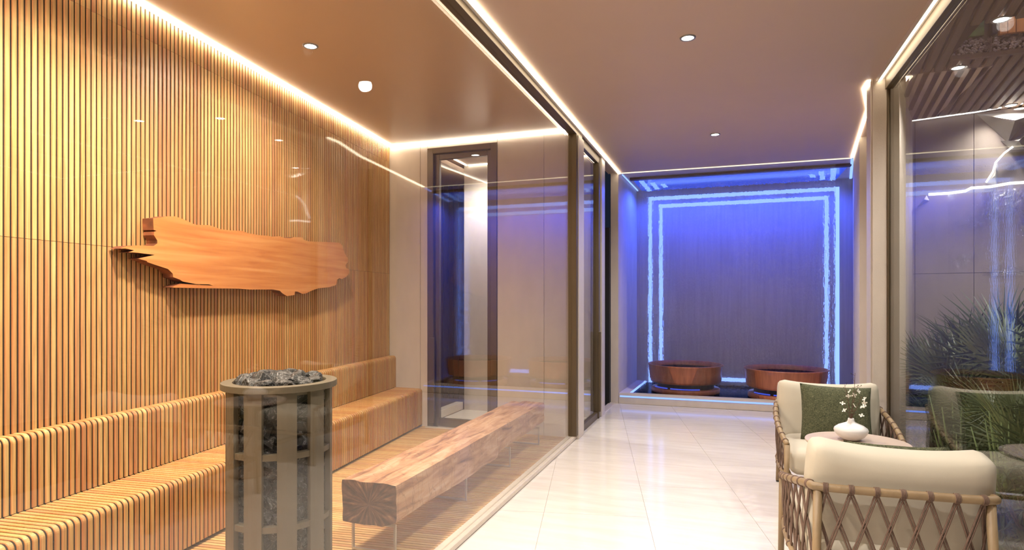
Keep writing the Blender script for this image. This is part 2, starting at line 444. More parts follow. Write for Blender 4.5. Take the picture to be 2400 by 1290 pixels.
# ------------------------------------------------------------------ mesh helpers
class B:
    def __init__(s): s.bm = bmesh.new()
    def box(s, x0, x1, y0, y1, z0, z1, mat=None):
        v = [s.bm.verts.new(p) for p in ((x0, y0, z0), (x1, y0, z0), (x1, y1, z0), (x0, y1, z0), (x0, y0, z1), (x1, y0, z1), (x1, y1, z1), (x0, y1, z1))]
        if mat is not None:
            for q in v: q.co = mat @ q.co
        for f in ((0, 3, 2, 1), (4, 5, 6, 7), (0, 1, 5, 4), (1, 2, 6, 5), (2, 3, 7, 6), (3, 0, 4, 7)):
            s.bm.faces.new([v[i] for i in f])
        return s
    def prism(s, pts, z0, z1):
        n = len(pts)
        a = [s.bm.verts.new((x, y, z0)) for x, y in pts]
        b = [s.bm.verts.new((x, y, z1)) for x, y in pts]
        s.bm.faces.new(a[::-1]); s.bm.faces.new(b)
        for i in range(n): s.bm.faces.new((a[i], a[(i + 1) % n], b[(i + 1) % n], b[i]))
        return s
    def extrude(s, pts, fn0, fn1):
        """closed outline pts (2D), mapped by fn0 / fn1 to the two end faces"""
        n = len(pts)
        a = [s.bm.verts.new(fn0(*p)) for p in pts]
        b = [s.bm.verts.new(fn1(*p)) for p in pts]
        s.bm.faces.new(a[::-1]); s.bm.faces.new(b)
        for i in range(n): s.bm.faces.new((a[i], a[(i + 1) % n], b[(i + 1) % n], b[i]))
        return s
    def lathe(s, prof, seg=48, c=(0, 0), cap=False):
        rings = []
        for r, z in prof:
            rings.append([s.bm.verts.new((c[0] + r * math.cos(2 * math.pi * k / seg), c[1] + r * math.sin(2 * math.pi * k / seg), z)) for k in range(seg)])
        for i in range(len(rings) - 1):
            for k in range(seg):
                s.bm.faces.new((rings[i][k], rings[i][(k + 1) % seg], rings[i + 1][(k + 1) % seg], rings[i + 1][k]))
        if cap:
            s.bm.faces.new(rings[0][::-1]); s.bm.faces.new(rings[-1])
        return s
    def tube(s, pts, r, seg=10, closed=False, caps=True):
        pts = [Vector(p) for p in pts]
        n = len(pts)
        rr = r if isinstance(r, (list, tuple)) else [r] * n
        rings = []
        up = None
        for i, p in enumerate(pts):
            if closed: t = pts[(i + 1) % n] - pts[i - 1]
            else: t = pts[min(i + 1, n - 1)] - pts[max(i - 1, 0)]
            t.normalize()
            if up is None:
                up = Vector((0, 0, 1)) if abs(t.z) < 0.9 else Vector((1, 0, 0))
            side = t.cross(up); side.normalize()
            up = side.cross(t); up.normalize()
            rings.append([s.bm.verts.new(p + rr[i] * (math.cos(2 * math.pi * k / seg) * side + math.sin(2 * math.pi * k / seg) * up)) for k in range(seg)])
        m = n if closed else n - 1
        for i in range(m):
            a, b = rings[i], rings[(i + 1) % n]
            for k in range(seg):
                s.bm.faces.new((a[k], a[(k + 1) % seg], b[(k + 1) % seg], b[k]))
        if caps and not closed:
            s.bm.faces.new(rings[0][::-1]); s.bm.faces.new(rings[-1])
        return s
    def mesh(s, name, mats, smooth=False, bevel=0.0, seg=2):
        if bevel:
            bmesh.ops.bevel(s.bm, geom=list(s.bm.edges), offset=bevel, segments=seg, affect='EDGES', profile=0.5)
        bmesh.ops.recalc_face_normals(s.bm, faces=s.bm.faces)
        me = bpy.data.meshes.new(name)
        s.bm.to_mesh(me); s.bm.free()
        for m in (mats if isinstance(mats, (list, tuple)) else [mats]):
            me.materials.append(M[m] if isinstance(m, str) else m)
        if smooth:
            for p in me.polygons: p.use_smooth = True
        return me
    def build(s, name, mats, parent=None, smooth=False, bevel=0.0, seg=2, **props):
        return link(name, s.mesh(name, mats, smooth, bevel, seg), parent, **props)

def link(name, me, parent=None, loc=None, rot=None, scale=None, **props):
    o = bpy.data.objects.new(name, me)
    COL.objects.link(o)
    if parent: o.parent = parent
    if loc is not None: o.location = loc
    if rot is not None: o.rotation_euler = rot
    if scale is not None: o.scale = scale
    for k, v in props.items(): o[k] = v
    return o

def thing(name, label, category, loc=(0, 0, 0), rotz=0.0, group=None, kind=None):
    o = bpy.data.objects.new(name, None)
    COL.objects.link(o)
    o.location = loc
    o.rotation_euler = (0, 0, rotz)
    o['label'] = label; o['category'] = category
    if group: o['group'] = group
    if kind: o['kind'] = kind
    o.empty_display_size = 0.1
    return o

def struct(name, label=None, loc=(0, 0, 0), rotz=0.0, category=None):
    o = bpy.data.objects.new(name, None)
    COL.objects.link(o)
    o.location = loc; o.rotation_euler = (0, 0, rotz)
    o['kind'] = 'structure'
    if label: o['label'] = label
    if category: o['category'] = category
    return o

def clip(poly, box):
    x0, x1, y0, y1 = box
    def cut(p, inside, inter):
        out = []
        for i in range(len(p)):
            a, b = p[i - 1], p[i]
            if inside(b):
                if not inside(a): out.append(inter(a, b))
                out.append(b)
            elif inside(a): out.append(inter(a, b))
        return out
    def ix(v): return lambda a, b: (v, a[1] + (b[1] - a[1]) * (v - a[0]) / (b[0] - a[0]))
    def iy(v): return lambda a, b: (a[0] + (b[0] - a[0]) * (v - a[1]) / (b[1] - a[1]), v)
    for ins, it in ((lambda p: p[0] >= x0, ix(x0)), (lambda p: p[0] <= x1, ix(x1)), (lambda p: p[1] >= y0, iy(y0)), (lambda p: p[1] <= y1, iy(y1))):
        if not poly: break
        poly = cut(poly, ins, it)
    return poly

# ================================================================== SETTING
ANG = R(5.95)                       # the slatted wall and its bench stand a little out of square
CORNER = (-3.305, 5.55)
PITCH = 0.0295
ca, sa = math.cos(ANG), math.sin(ANG)

# ---- floors
fl = struct('floor', 'cream stone tile floor of the corridor', category='floor')
B().box(-1.35, 1.75, -1.8, 7.67, -0.06, -0.004).build('floor_bed', 'grout', fl)
tdir = Vector((-0.2045, 0.979)); ndir = Vector((0.979, 0.2045))
g = 0.0012
for k in range(-5, 8):
    n0 = 0.317 + 0.62 * k; n1 = n0 + 0.62
    off = 3.72 + (0.62 if k % 3 == 0 else 0.0)
    for j in range(-6, 6):
        t0 = off + 1.24 * j; t1 = t0 + 1.24
        quad = [tuple(ndir * a + tdir * b) for a, b in ((n0 + g, t0 + g), (n1 - g, t0 + g), (n1 - g, t1 - g), (n0 + g, t1 - g))]
        poly = clip(quad, (-1.33, 1.75, -1.8, 7.66))
        if len(poly) < 3: continue
        area = abs(sum(poly[i - 1][0] * poly[i][1] - poly[i][0] * poly[i - 1][1] for i in range(len(poly)))) / 2
        if area < 0.002: continue
        B().prism(poly, -0.008, 0.0).build('tile', 'tile', fl)
hf = struct('floor', 'pale hall floor behind the glass doors', category='floor')
B().box(-2.95, -1.33, 5.66, 6.62, -0.06, 0.0).build('floor_slab', 'tile', hf)
B().box(-4.6, -2.951, 5.66, 7.3, -0.06, 0.005).build('dark_floor', 'plinth_dark', hf)
B().box(-2.4, -1.351, 6.7, 7.6, -0.06, -0.005).build('dark_floor', 'black_wall', hf)
gf = struct('ground', 'dark planting soil of the indoor garden', category='ground')
B().box(1.12, 4.4, 0.3, 6.6, -0.08, -0.02).build('soil_bed', 'soil', gf)

# ---- sauna deck: slats square to the wooden wall
dk = struct('floor', 'slatted wooden sauna floor under the beam bench', (CORNER[0], CORNER[1], 0), ANG, category='floor')
B().prism([(0.30, -4.9), ((-1.40 - CORNER[0] - sa * 4.9) / ca, -4.9), ((-1.40 - CORNER[0]) / ca, 0.0), (0.30, 0.0)], -0.06, 0.010).build('deck_bed', 'gap', dk)
for i in range(164):
    ly = -0.03 - PITCH * i
    # local x where the deck meets the kerb (world x = -1.405)
    xe = (-1.405 - CORNER[0] + sa * ly) / ca
    y1 = ly; y0 = ly - 0.0215
    o = B().extrude([(0.30, 0.004), (0.30, 0.014), (xe, 0.014), (xe, 0.004)], lambda a, b: (a, y0, b), lambda a, b: (a, y1, b)).build('slat', 'slat_deck', dk)

# ---- slatted wall
wl = struct('wall_left', 'sauna wall of upright orange wooden slats', (CORNER[0], CORNER[1], 0), ANG, category='wall')
B().box(-0.12, -0.004, -4.95, 0.1, 0, H).build('wall_backing', 'gap', wl)
def wall_slat_mesh():
    b = B()
    w, d, c = 0.0215, 0.012, 0.002
    for z0, z1 in ((0.0, 1.569), (1.571, 2.722), (2.724, H)):
        b.extrude([(-0.012, -w / 2), (d - 0.012 - c, -w / 2), (d - 0.012, -w / 2 + c), (d - 0.012, w / 2 - c), (d - 0.012 - c, w / 2), (-0.012, w / 2)],
                  lambda x, y: (x, y, z0), lambda x, y: (x, y, z1))
    return b.mesh('slat', 'slat_wall')
ws = wall_slat_mesh()
for i in range(166):
    link('slat', ws, wl, (0, -0.02 - PITCH * i, 0))

# ---- near end wall of the sauna and the wall behind the camera
wn = struct('wall_front', 'plain wall closing the sauna behind the viewpoint', category='wall')
B().box(-3.2, -1.33, 0.55, 0.65, 0, H).build('wall_panel', 'panel', wn)
B().box(-1.43, 1.3, -1.9, -1.8, 0, H).build('wall_panel', 'panel', wn)

# ---- sauna back wall with panels and door opening
wb = struct('wall_back', 'beige panelled back wall of the sauna', category='wall')
BY = 5.55
def panel(x0, x1, z0, z1, y=BY, par=wb, m='panel', th=0.03):
    return B().box(x0 + 0.0015, x1 - 0.0015, y, y + th, z0, z1).build('panel', m, par, bevel=0.002, seg=1)
panel(-3.45, -2.951, 0, H)
panel(-2.951, -2.868, 0, H)
panel(-2.868, -2.112, 2.835, H)
panel(-2.112, -1.639, 0, H)
panel(-1.639, -1.36, 0, H)
B().box(-3.5, -2.868, BY + 0.03, BY + 0.1, 0, H).box(-2.112, -1.36, BY + 0.03, BY + 0.1, 0, H).box(-2.868, -2.112, BY + 0.03, BY + 0.1, 2.835, H).build('wall_core', 'panel', wb)

# door_1: bronze frame, glass leaf, long pull
d1 = struct('door_1', 'bronze framed glass door at the back of the sauna', category='door')
fr = B()
fr.box(-2.866, -2.80, BY - 0.012, BY + 0.1, 0, 2.833).box(-2.18, -2.114, BY - 0.012, BY + 0.1, 0, 2.833).box(-2.80, -2.18, BY - 0.012, BY + 0.1, 2.775, 2.833)
fr.build('door_frame', 'bronze', d1, bevel=0.003, seg=1)
lf = B()
lf.box(-2.797, -2.752, BY + 0.03, BY + 0.075, 0.02, 2.772).box(-2.228, -2.183, BY + 0.03, BY + 0.075, 0.02, 2.772).box(-2.752, -2.228, BY + 0.03, BY + 0.075, 2.72, 2.772).box(-2.752, -2.228, BY + 0.03, BY + 0.075, 0.02, 0.10)
leaf = lf.build('door_leaf', 'bronze', d1, bevel=0.003, seg=1)
B().box(-2.752, -2.228, BY + 0.048, BY + 0.056, 0.10, 2.72).build('pane', 'glass_thin', leaf)
B().box(-2.822, -2.775, BY - 0.05, BY - 0.025, 0.06, 0.92).box(-2.806, -2.79, BY - 0.03, BY + 0.03, 0.15, 0.18).box(-2.806, -2.79, BY - 0.03, BY + 0.03, 0.8, 0.83).build('door_handle', 'bronze', leaf, bevel=0.003, seg=1)
B().box(-2.866, -2.114, BY - 0.06, BY - 0.013, 0.0, 0.022).build('threshold', 'kerb', d1)

# ---- glass front of the sauna
w1 = struct('window_1', 'tall clear glass front of the sauna', category='glass wall')
B().box(-1.405, -1.33, 0.5, 5.75, 0, 0.035).build('kerb', 'kerb', w1, bevel=0.004, seg=1)
B().box(-1.39, -1.315, 0.5, 5.75, 2.835, H).build('header', 'bronze', w1, bevel=0.002, seg=1)
B().box(-1.3645, -1.3545, 0.65, 5.5, 0.036, 2.834).build('pane', 'glass', w1)
B().box(-1.39, -1.312, 5.5, 5.56, 0.035, 2.835).build('corner_post', 'bronze', w1, bevel=0.003, seg=1)
B().box(-1.36, -1.305, 5.561, 5.78, 0.0, 2.835).build('corner_trim', 'light_trim', w1, bevel=0.003, seg=1)

# ---- door_2: glass door beside the sauna
d2 = struct('door_2', 'narrow bronze framed glass door beside the sauna corner', category='door')
B().box(-1.385, -1.335, 5.781, 6.72, 2.80, H).build('door_header', 'bronze', d2, bevel=0.002, seg=1)
B().box(-1.385, -1.335, 5.781, 6.6, 0.0, 0.07).build('bottom_rail', 'bronze', d2, bevel=0.003, seg=1)
B().box(-1.392, -1.325, 6.6, 6.66, 0.0, 2.80).build('stile', 'bronze', d2, bevel=0.003, seg=1)
B().box(-1.366, -1.356, 5.781, 6.6, 0.07, 2.80).build('pane', 'glass_thin', d2)
B().box(-1.325, -1.30, 6.575, 6.6, 0.08, 0.95).build('door_handle', 'bronze', d2, bevel=0.003, seg=1)
B().box(-1.41, -1.315, 6.72, 6.90, 0.0, H).build('jamb', 'light_trim', d2, bevel=0.003, seg=1)

# ---- hall behind the doors
wh = struct('wall_hall', 'beige hall wall behind the glass door', category='wall')
B().box(-2.938, -1.42, 6.62, 6.72, 0, H).build('panel', 'panel', wh)
B().box(-4.8, -2.9, 7.3, 7.4, 0, H).build('dark_backing', 'gap', wh)
dsm = B().box(-0.03, 0.03, 0, 0.025, 0, H).mesh('slat', 'dark_slat')
for i in range(22): link('slat', dsm, wh, (-4.5 + 0.072 * i, 7.275, 0))
B().box(-4.9, -4.8, 5.6, 7.4, 0, H).build('panel', 'gap', wh)
B().box(-3.04, -2.952, 5.66, 6.62, 0.0, 0.09).build('kerb', 'kerb', wh, bevel=0.004, seg=1)
B().box(-4.8, -2.94, 5.66, 7.3, 2.80, 2.85).build('soffit', 'ceiling', wh)

# ---- dark opening left of the water alcove
wo = struct('wall_passage', 'dark unlit passage beside the water alcove', category='wall')
B().box(-3.2, -1.387, 7.56, 7.62, 0, 2.2).build('panel', 'black_wall', wo)  # black panels carry the darkness beyond the opening in their colour
B().box(-2.4, -2.3, 6.74, 7.6, 0, 2.15).build('panel', 'black_wall', wo)
B().box(-1.40, -1.33, 6.9, 7.64, -0.01, 0.012).build('threshold', 'kerb', wo)
# ---- corridor ceiling
ce = struct('ceiling', 'taupe painted corridor ceiling', category='ceiling')
B().box(-1.31, 1.04, -1.9, 7.68, H, H + 0.08).box(1.04, 1.7, 5.0, 7.68, H, H + 0.08).build('ceiling_board', 'ceiling', ce)
B().box(-1.42, -1.31, 6.9, 7.68, H, H + 0.08).build('ceiling_board', 'ceiling', ce)
B().box(-4.9, -1.31, 5.66, 6.719, H, H + 0.08).build('ceiling_board', 'ceiling', ce)
cs = struct('ceiling', 'satin tan sauna ceiling', category='ceiling')
B().box(-3.6, -1.31, 0.5, 5.659, H, H + 0.08).build('ceiling_board', 'sauna_ceiling', cs)

# ---- water alcove
wa = struct('wall_alcove', 'blue lit alcove of the water wall', category='wall')
AY0, AY1 = 7.66, 9.0
B().prism([(-1.385, 7.65), (-1.29, 7.65), (-1.245, AY1), (-1.385, AY1)], 0, H).build('side_panel', 'panel', wa, label='left side wall of the alcove')
B().prism([(1.325, 7.68), (1.6, 7.6), (1.7, AY1), (1.545, AY1)], 0, H).build('side_panel', 'panel', wa, label='right side wall of the alcove')
B().box(-1.4, 1.75, AY1, AY1 + 0.1, 0, H).build('rear_panel', 'water_wall', wa)
B().box(-1.4, 1.7, 7.681, AY1 + 0.1, H, H + 0.08).build('alcove_ceiling', 'panel', wa)

# ---- right side: wall stub, recess, garden walls
wr = struct('wall_right', 'beige wall stub between the garden glass and the recess', category='wall')
B().box(0.985, 1.075, 5.005, 5.16, 0, H).build('pilaster', 'panel', wr, bevel=0.002, seg=1)
B().box(0.975, 0.984, 5.02, 5.155, 0, H).build('pilaster_lit_side', 'light_trim', wr)  # pale strip puts the lit side face of the pilaster into the colour
B().prism([(1.217, 6.76), (1.6, 6.70), (1.6, 7.6), (1.325, 7.68)], 0, H).build('recess_panel', 'panel', wr)
B().prism([(1.08, 5.06), (1.16, 5.06), (1.56, 6.33), (1.48, 6.36)], 0, H).build('garden_side_panel', 'panel', wr)
B().prism([(1.48, 6.36), (1.56, 6.33), (1.62, 6.76), (1.5, 6.72)], 0, H).build('recess_panel', 'panel', wr)

wg = struct('wall_garden', 'grey brown panelled far wall of the garden', category='wall')
GA, GB_ = Vector((1.40, 6.366)), Vector((3.9, 5.727))
gd = (GB_ - GA).normalized(); gn = Vector((gd.y, -gd.x))     # gn points towards the viewer
def gp(s, o=0.0): return tuple(GA + gd * s + gn * o)
for s0, s1 in ((0, 0.18), (0.18, 0.6), (0.6, 1.15), (1.15, 1.8), (1.8, 2.58)):
    for z0, z1 in ((0, 1.53), (1.53, H)):
        a, b, c, d = gp(s0 + .002, 0), gp(s1 - .002, 0), gp(s1 - .002, -0.04), gp(s0 + .002, -0.04)
        B().prism([a, b, c, d], z0 + (.002 if z0 else 0), z1 - .002).build('panel', 'panel_grey', wg)
B().prism([gp(-0.05, -0.042), gp(2.6, -0.042), gp(2.6, -0.1), gp(-0.05, -0.1)], 0, H).build('wall_core', 'gap', wg)
B().box(4.3, 4.4, 0.3, 6.6, 0, H).build('panel', 'panel_grey', wg)
B().box(1.12, 4.4, 0.3, 0.4, 0, H).build('panel', 'panel_grey', wg)

# window_2: garden glass
w2 = struct('window_2', 'tall glass wall in front of the garden plants', category='glass wall')
B().box(1.075, 1.15, 4.99, 5.05, 0, H).build('frame_post', 'bronze', w2, bevel=0.003, seg=1)
B().box(1.06, 1.12, 0.4, 4.99, 2.80, H).build('header', 'bronze', w2, bevel=0.002, seg=1)
B().box(1.07, 1.12, 0.4, 4.99, 0.0, 0.03).build('bottom_rail', 'bronze', w2, bevel=0.002, seg=1)
B().box(1.085, 1.095, 0.4, 4.99, 0.031, 2.799).build('pane', 'glass_garden', w2)
B().box(1.06, 1.16, -1.8, 0.4, 0, H).build('wall_panel', 'panel', w2)

# garden ceiling of walnut slats with an open light shaft
cg = struct('ceiling', 'walnut slatted ceiling over the garden with a light shaft', category='ceiling')
GR = R(-7.6)
gsx, gsy = math.cos(GR), math.sin(GR)
HX0, HX1, HY0, HY1 = 1.40, 2.1, 4.245, 4.80
def gslat(x0, y0, y1):
    b = B().box(-0.025, 0.025, 0, y1 - y0, 0.0, 0.03)
    o = b.build('slat', 'gardenslat', cg, bevel=0.006, seg=1)
    o.location = (x0 + (y0 - 4.5) * 0.1334, y0, H)
    o.rotation_euler = (0, 0, GR)
for i in range(45):
    xm = 0.62 + 0.070 * i          # slat position where it passes y = 4.5
    ymax = 6.6
    ymin = 0.45
    if xm - 0.4 < 1.12: ymin = max(0.45, 4.5 + (1.14 - xm) / 0.1334)
    ymax = min(ymax, (xm - 0.21) / 0.1743, (7.28 - 0.256 * xm) / 1.034 - 0.03)
    if ymin > ymax - 0.1: continue
    if HX0 - 0.02 < xm < HX1 + 0.02:
        gslat(xm, ymin, HY0); gslat(xm, HY1, ymax)
    else:
        gslat(xm, ymin, ymax)
cb = B()
cb.box(1.06, 4.4, 0.3, HY0, H + 0.031, H + 0.09).box(1.06, 4.4, HY1, 6.7, H + 0.031, H + 0.09).box(1.06, HX0, HY0, HY1, H + 0.031, H + 0.09).box(HX1, 4.4, HY0, HY1, H + 0.031, H + 0.09)
cb.build('ceiling_board', 'gap', cg)
# shaft walls: gravel ledge, moss, orange boards
B().box(HX0, HX1, HY1 - 0.01, HY1 + 0.02, H, H + 0.03).build('shaft_edge', 'gardenslat', cg)
B().box(HX0 - .05, HX1 + .05, HY1, HY1 + 0.06, H + 0.09, H + 0.9).box(HX0 - .05, HX0, HY0, HY1, H + .09, H + .9).box(HX1, HX1 + .05, HY0, HY1, H + .09, H + .9).build('shaft_wall', 'concrete', cg)
grb = B()
rg = random.Random(3)
for i in range(420):
    x = HX0 + rg.random() * (HX1 - HX0); z = H + 0.03 + rg.random() * 0.10
    r = 0.007 + rg.random() * 0.006
    mtx = Matrix.Translation((x, HY1 - 0.004, z)) @ Matrix.Rotation(rg.random() * 6, 4, (rg.random(), rg.random(), 0.3))
    bmesh.ops.create_icosphere(grb.bm, subdivisions=1, radius=r, matrix=mtx)
grb.build('gravel_band', 'gravel', cg, kind='stuff')
B().box(HX0, 1.58, HY1 - 0.02, HY1, H + 0.14, H + 0.8).build('moss_panel', 'moss', cg)
B().box(1.61, 1.64, HY1 - 0.06, HY1, H + 0.13, H + 0.8).build('shaft_post', 'black_wall', cg)
for i in range(9):
    B().box(1.66 + i * 0.045, 1.70 + i * 0.045, HY1 - 0.03, HY1, H + 0.13, H + 0.8).build('board', 'orange_wood', cg)
lamp('AREA', 'shaft_light', (1.75, 4.5, H + 0.75), 3.0, NEUT, 0.3)

# ================================================================== LIGHT STRIPS
def strip(label, pts, w, t, mat, z=None):
    """flat LED profile laid along a polyline, w wide and t thick"""
    o = B()
    for (x0, y0, z0), (x1, y1, z1) in zip(pts[:-1], pts[1:]):
        a = Vector((x0, y0, z0)); d = Vector((x1, y1, z1)) - a
        L = d.length
        q = d.to_track_quat('X', 'Z').to_matrix().to_4x4()
        o.box(0, L, -w / 2, w / 2, -t / 2, t / 2, Matrix.Translation(a) @ q)
    ob = o.build('led_strip', mat)
    ob['label'] = label; ob['category'] = 'light strip'
    return ob
strip('warm white light strip along the ceiling edge above the sauna glass', [(-1.277, -1.8, H - 0.009), (-1.277, 7.65, H - 0.009)], 0.026, 0.016, 'led_white')
tr = struct('trim_1', 'pale trim beside the ceiling light above the sauna glass', category='trim')
B().box(-1.3145, -1.291, -1.8, 7.64, H - 0.012, H - 0.0005).build('trim_profile', 'light_trim', tr)
strip('warm white light strip along the ceiling edge above the garden glass', [(1.027, -1.8, H - 0.009), (1.027, 5.0, H - 0.009)], 0.026, 0.016, 'led_white')
tr2 = struct('trim_2', 'pale trim and added shielding lip beside the ceiling light above the garden glass', category='trim')
B().box(1.041, 1.059, -1.8, 5.0, H - 0.006, H - 0.0005).box(1.004, 1.0125, -1.8, 5.0, H - 0.030, H - 0.0005).build('trim_profile', 'light_trim', tr2)  # deeper lip is added to hide the strip from the sauna glass reflection
strip('warm white light strip bending from the wall stub to the water alcove', [(0.965, 5.02, H - 0.004), (0.965, 5.2, H - 0.004), (1.10, 5.77, H - 0.004), (1.19, 6.6, H - 0.004), (1.305, 7.66, H - 0.004)], 0.026, 0.014, 'led_white')
strip('bright warm light strip on top of the slatted wooden wall', [(CORNER[0] + 0.025, CORNER[1] - 0.02, H - 0.008), (CORNER[0] + 0.025 + 4.8 * sa, CORNER[1] - 0.02 - 4.8 * ca, H - 0.008)], 0.022, 0.012, 'led_sauna')
strip('bright warm light strip on top of the beige sauna back wall', [(-3.27, BY - 0.014, H - 0.008), (-1.40, BY - 0.014, H - 0.008)], 0.016, 0.012, 'led_back')
strip('white light strip at the hall ceiling edge behind the glass door', [(-2.90, 5.75, H - 0.006), (-2.90, 6.60, H - 0.006)], 0.014, 0.010, 'led_hall')
strip('white light strip on top of the beige hall wall', [(-2.88, 6.606, H - 0.006), (-1.44, 6.606, H - 0.006)], 0.014, 0.010, 'led_hall')
strip('thin warm light line across the top of the water alcove', [(-1.27, 7.665, H - 0.005), (1.31, 7.70, H - 0.005)], 0.010, 0.010, 'led_thin')
strip('ice blue light strip on the left ceiling edge inside the water alcove', [(-1.255, 7.75, H - 0.006), (-1.228, 8.97, H - 0.006)], 0.012, 0.012, 'led_blue')
strip('ice blue light strip on the right ceiling edge inside the water alcove', [(1.325, 7.75, H - 0.006), (1.515, 8.97, H - 0.006)], 0.03, 0.012, 'led_blue')

def led_frame(label, x0, x1, z0, z1, w, y):
    o = B()
    o.box(x0, x0 + w, y, y + .012, z0, z1).box(x1 - w, x1, y, y + .012, z0, z1).box(x0 + w, x1 - w, y, y + .012, z1 - w, z1).box(x0 + w, x1 - w, y, y + .012, z0, z0 + w)
    ob = o.build('led_loop', 'led_blue')
    ob['label'] = label; ob['category'] = 'light strip'
    return ob
led_frame('outer ice blue light frame on the rear wall of the water alcove', -1.079, 1.386, 0.02, 2.785, 0.05, AY1 - 0.013)
led_frame('inner ice blue light frame on the rear wall of the water alcove', -0.928, 1.261, 0.165, 2.672, 0.05, AY1 - 0.013)

# ceiling light box over the water alcove with six bars
lb = thing('ceiling_light_box', 'glossy blue light box with dark slot in the alcove ceiling above the tubs', 'light', (0.1, 8.5, H - 0.03))
fb = B()
fb.box(-1.30, 1.26, -0.50, -0.42, 0, 0.029).build('water_slot', 'plinth_dark', lb)
def blue_panel():
    m, nt, b = new_mat('blue_backlit_panel')
    b.inputs['Base Color'].default_value = (0.05, 0.08, 0.5, 1)
    b.inputs['Roughness'].default_value = 0.12
    b.inputs['Emission Color'].default_value = (0.010, 0.030, 0.22, 1)
    b.inputs['Emission Strength'].default_value = 1.0
    return m
M['blue_panel'] = blue_panel()
fb = B(); fb.box(-1.27, 1.24, -0.41, 0.46, 0.012, 0.029).build('diffuser', 'blue_panel', lb)
for (xa, ya), (xb, yb) in (((-1.074, 8.172), (-1.058, 8.94)), ((-.949, 8.339), (-.935, 8.838)), ((-.829, 8.476), (-.811, 8.711)), ((1.197, 8.151), (1.30, 8.934)), ((1.085, 8.293), (1.165, 8.855)), ((.986, 8.44), (1.036, 8.652))):
    w = 0.03
    q = B().prism([(xa - w - .1, ya - 8.5), (xa + w - .1, ya - 8.5), (xb + w - .1, yb - 8.5), (xb - w - .1, yb - 8.5)], 0.004, 0.0115)
    q.build('light_bar', 'led_blue2', lb)
for x in (-0.9, -0.23, 0.43, 1.1):
    lamp('SPOT', 'alcove_blue_fill', (x, 8.5, H - 0.05), 25, (0.03, 0.085, 1.0), 0.0, cone=172, blend=0.5)  # unseen blue lamps added to strengthen the light box glow, no fixtures

# ---- downlights
def downlight(x, y, z, label, group):
    t = thing('downlight', label, 'ceiling light', (x, y, z), 0, group)
    B().lathe([(0.036, 0.0), (0.036, -0.006), (0.046, -0.006), (0.048, 0.0)], 40).build('ring', 'ring', t, smooth=True)
    B().lathe([(0.0005, -0.003), (0.036, -0.003)], 40).build('lens', 'lens', t)
    return t
downlight(*CORRIDOR_SPOTS[2], H, 'round white downlight in the taupe corridor ceiling nearest the viewer', 'corridor downlights')
downlight(*CORRIDOR_SPOTS[3], H, 'small round white downlight in the corridor ceiling close to the water alcove', 'corridor downlights')
downlight(*CORRIDOR_SPOTS[1], H, 'round white downlight in the corridor ceiling above the viewer', 'corridor downlights')
downlight(-2.46, 3.18, H, 'round white downlight in the tan sauna ceiling above the bench', 'sauna downlights')
downlight(-2.55, 6.2, H, 'round white downlight in the hall ceiling behind the glass door', 'hall downlights')
gl = ['round white downlight in the walnut garden ceiling just before the light shaft', 'round white downlight in the walnut garden ceiling just beyond the light shaft', 'round white downlight at the top of the grey garden wall', 'round white downlight in the garden ceiling above the palms', 'round white downlight in the garden ceiling over the front plants']
for (x, y), s in zip(GARDEN_SPOTS, gl): downlight(x, y, H, s, 'garden downlights')

# ================================================================== SAUNA
bench = thing('sauna_bench', 'long slatted wooden sauna bench with backrest along the slatted wall', 'bench', (CORNER[0], CORNER[1], 0), ANG)
def arc(cx, cz, r, a0, a1, n=6):
    return [(cx + r * math.cos(R(a0 + (a1 - a0) * i / n)), cz + r * math.sin(R(a0 + (a1 - a0) * i / n))) for i in range(n + 1)]
def ribbon_mesh(path, th, w, mat, c=0.002):
    b = B()
    n = len(path)
    inner = []
    for i in range(n):
        t = Vector(path[min(i + 1, n - 1)]) - Vector(path[max(i - 1, 0)]); t.normalize()
        nn = Vector((t.y, -t.x))      # right of travel = inward
        inner.append(tuple(Vector(path[i]) + nn * th))
    rows = []
    for i in range(n):
        (x, z), (u, v) = path[i], inner[i]
        k = c / th
        xc, zc = x + (u - x) * k, z + (v - z) * k
        rows.append([b.bm.verts.new(p) for p in ((u, -w / 2, v), (xc, -w / 2, zc), (x, -w / 2 + c, z), (x, w / 2 - c, z), (xc, w / 2, zc), (u, w / 2, v))])
    for i in range(n - 1):
        for k in range(6):
            b.bm.faces.new((rows[i][k], rows[i][(k + 1) % 6], rows[i + 1][(k + 1) % 6], rows[i + 1][k]))
    b.bm.faces.new(rows[0]); b.bm.faces.new(rows[-1][::-1])
    return b.mesh('slat', mat)
back_path = [(0.003, 0.722)] + arc(0.045, 0.694, 0.028, 90, 0) + [(0.073, 0.398)]
seat_path = [(0.075, 0.396)] + arc(0.345, 0.366, 0.030, 90, 0) + [(0.375, 0.035)]
bm_ = ribbon_mesh(back_path, 0.005, 0.0215, 'slat_bench')
sm_ = ribbon_mesh(seat_path, 0.005, 0.0215, 'slat_bench')
for i in range(150):
    link('back_slat', bm_, bench, (0, -0.02 - PITCH * i, 0))
    link('seat_slat', sm_, bench, (0, -0.02 - PITCH * i, 0))
def inset(path, d):
    out = []
    for i in range(len(path)):
        t = Vector(path[min(i + 1, len(path) - 1)]) - Vector(path[max(i - 1, 0)]); t.normalize()
        out.append(tuple(Vector(path[i]) + Vector((t.y, -t.x)) * d))
    return out
core = inset(back_path, 0.0042)
core[-1] = (core[-1][0], 0.3917)
sp = inset(seat_path, 0.0042)
core = [(0.003, core[0][1])] + core[1:] + sp[1:-1] + [(sp[-1][0], 0.036), (0.003, 0.036)]
B().extrude(core, lambda x, z: (x, -4.45, z), lambda x, z: (x, -0.04, z)).build('bench_core', 'gap', bench)
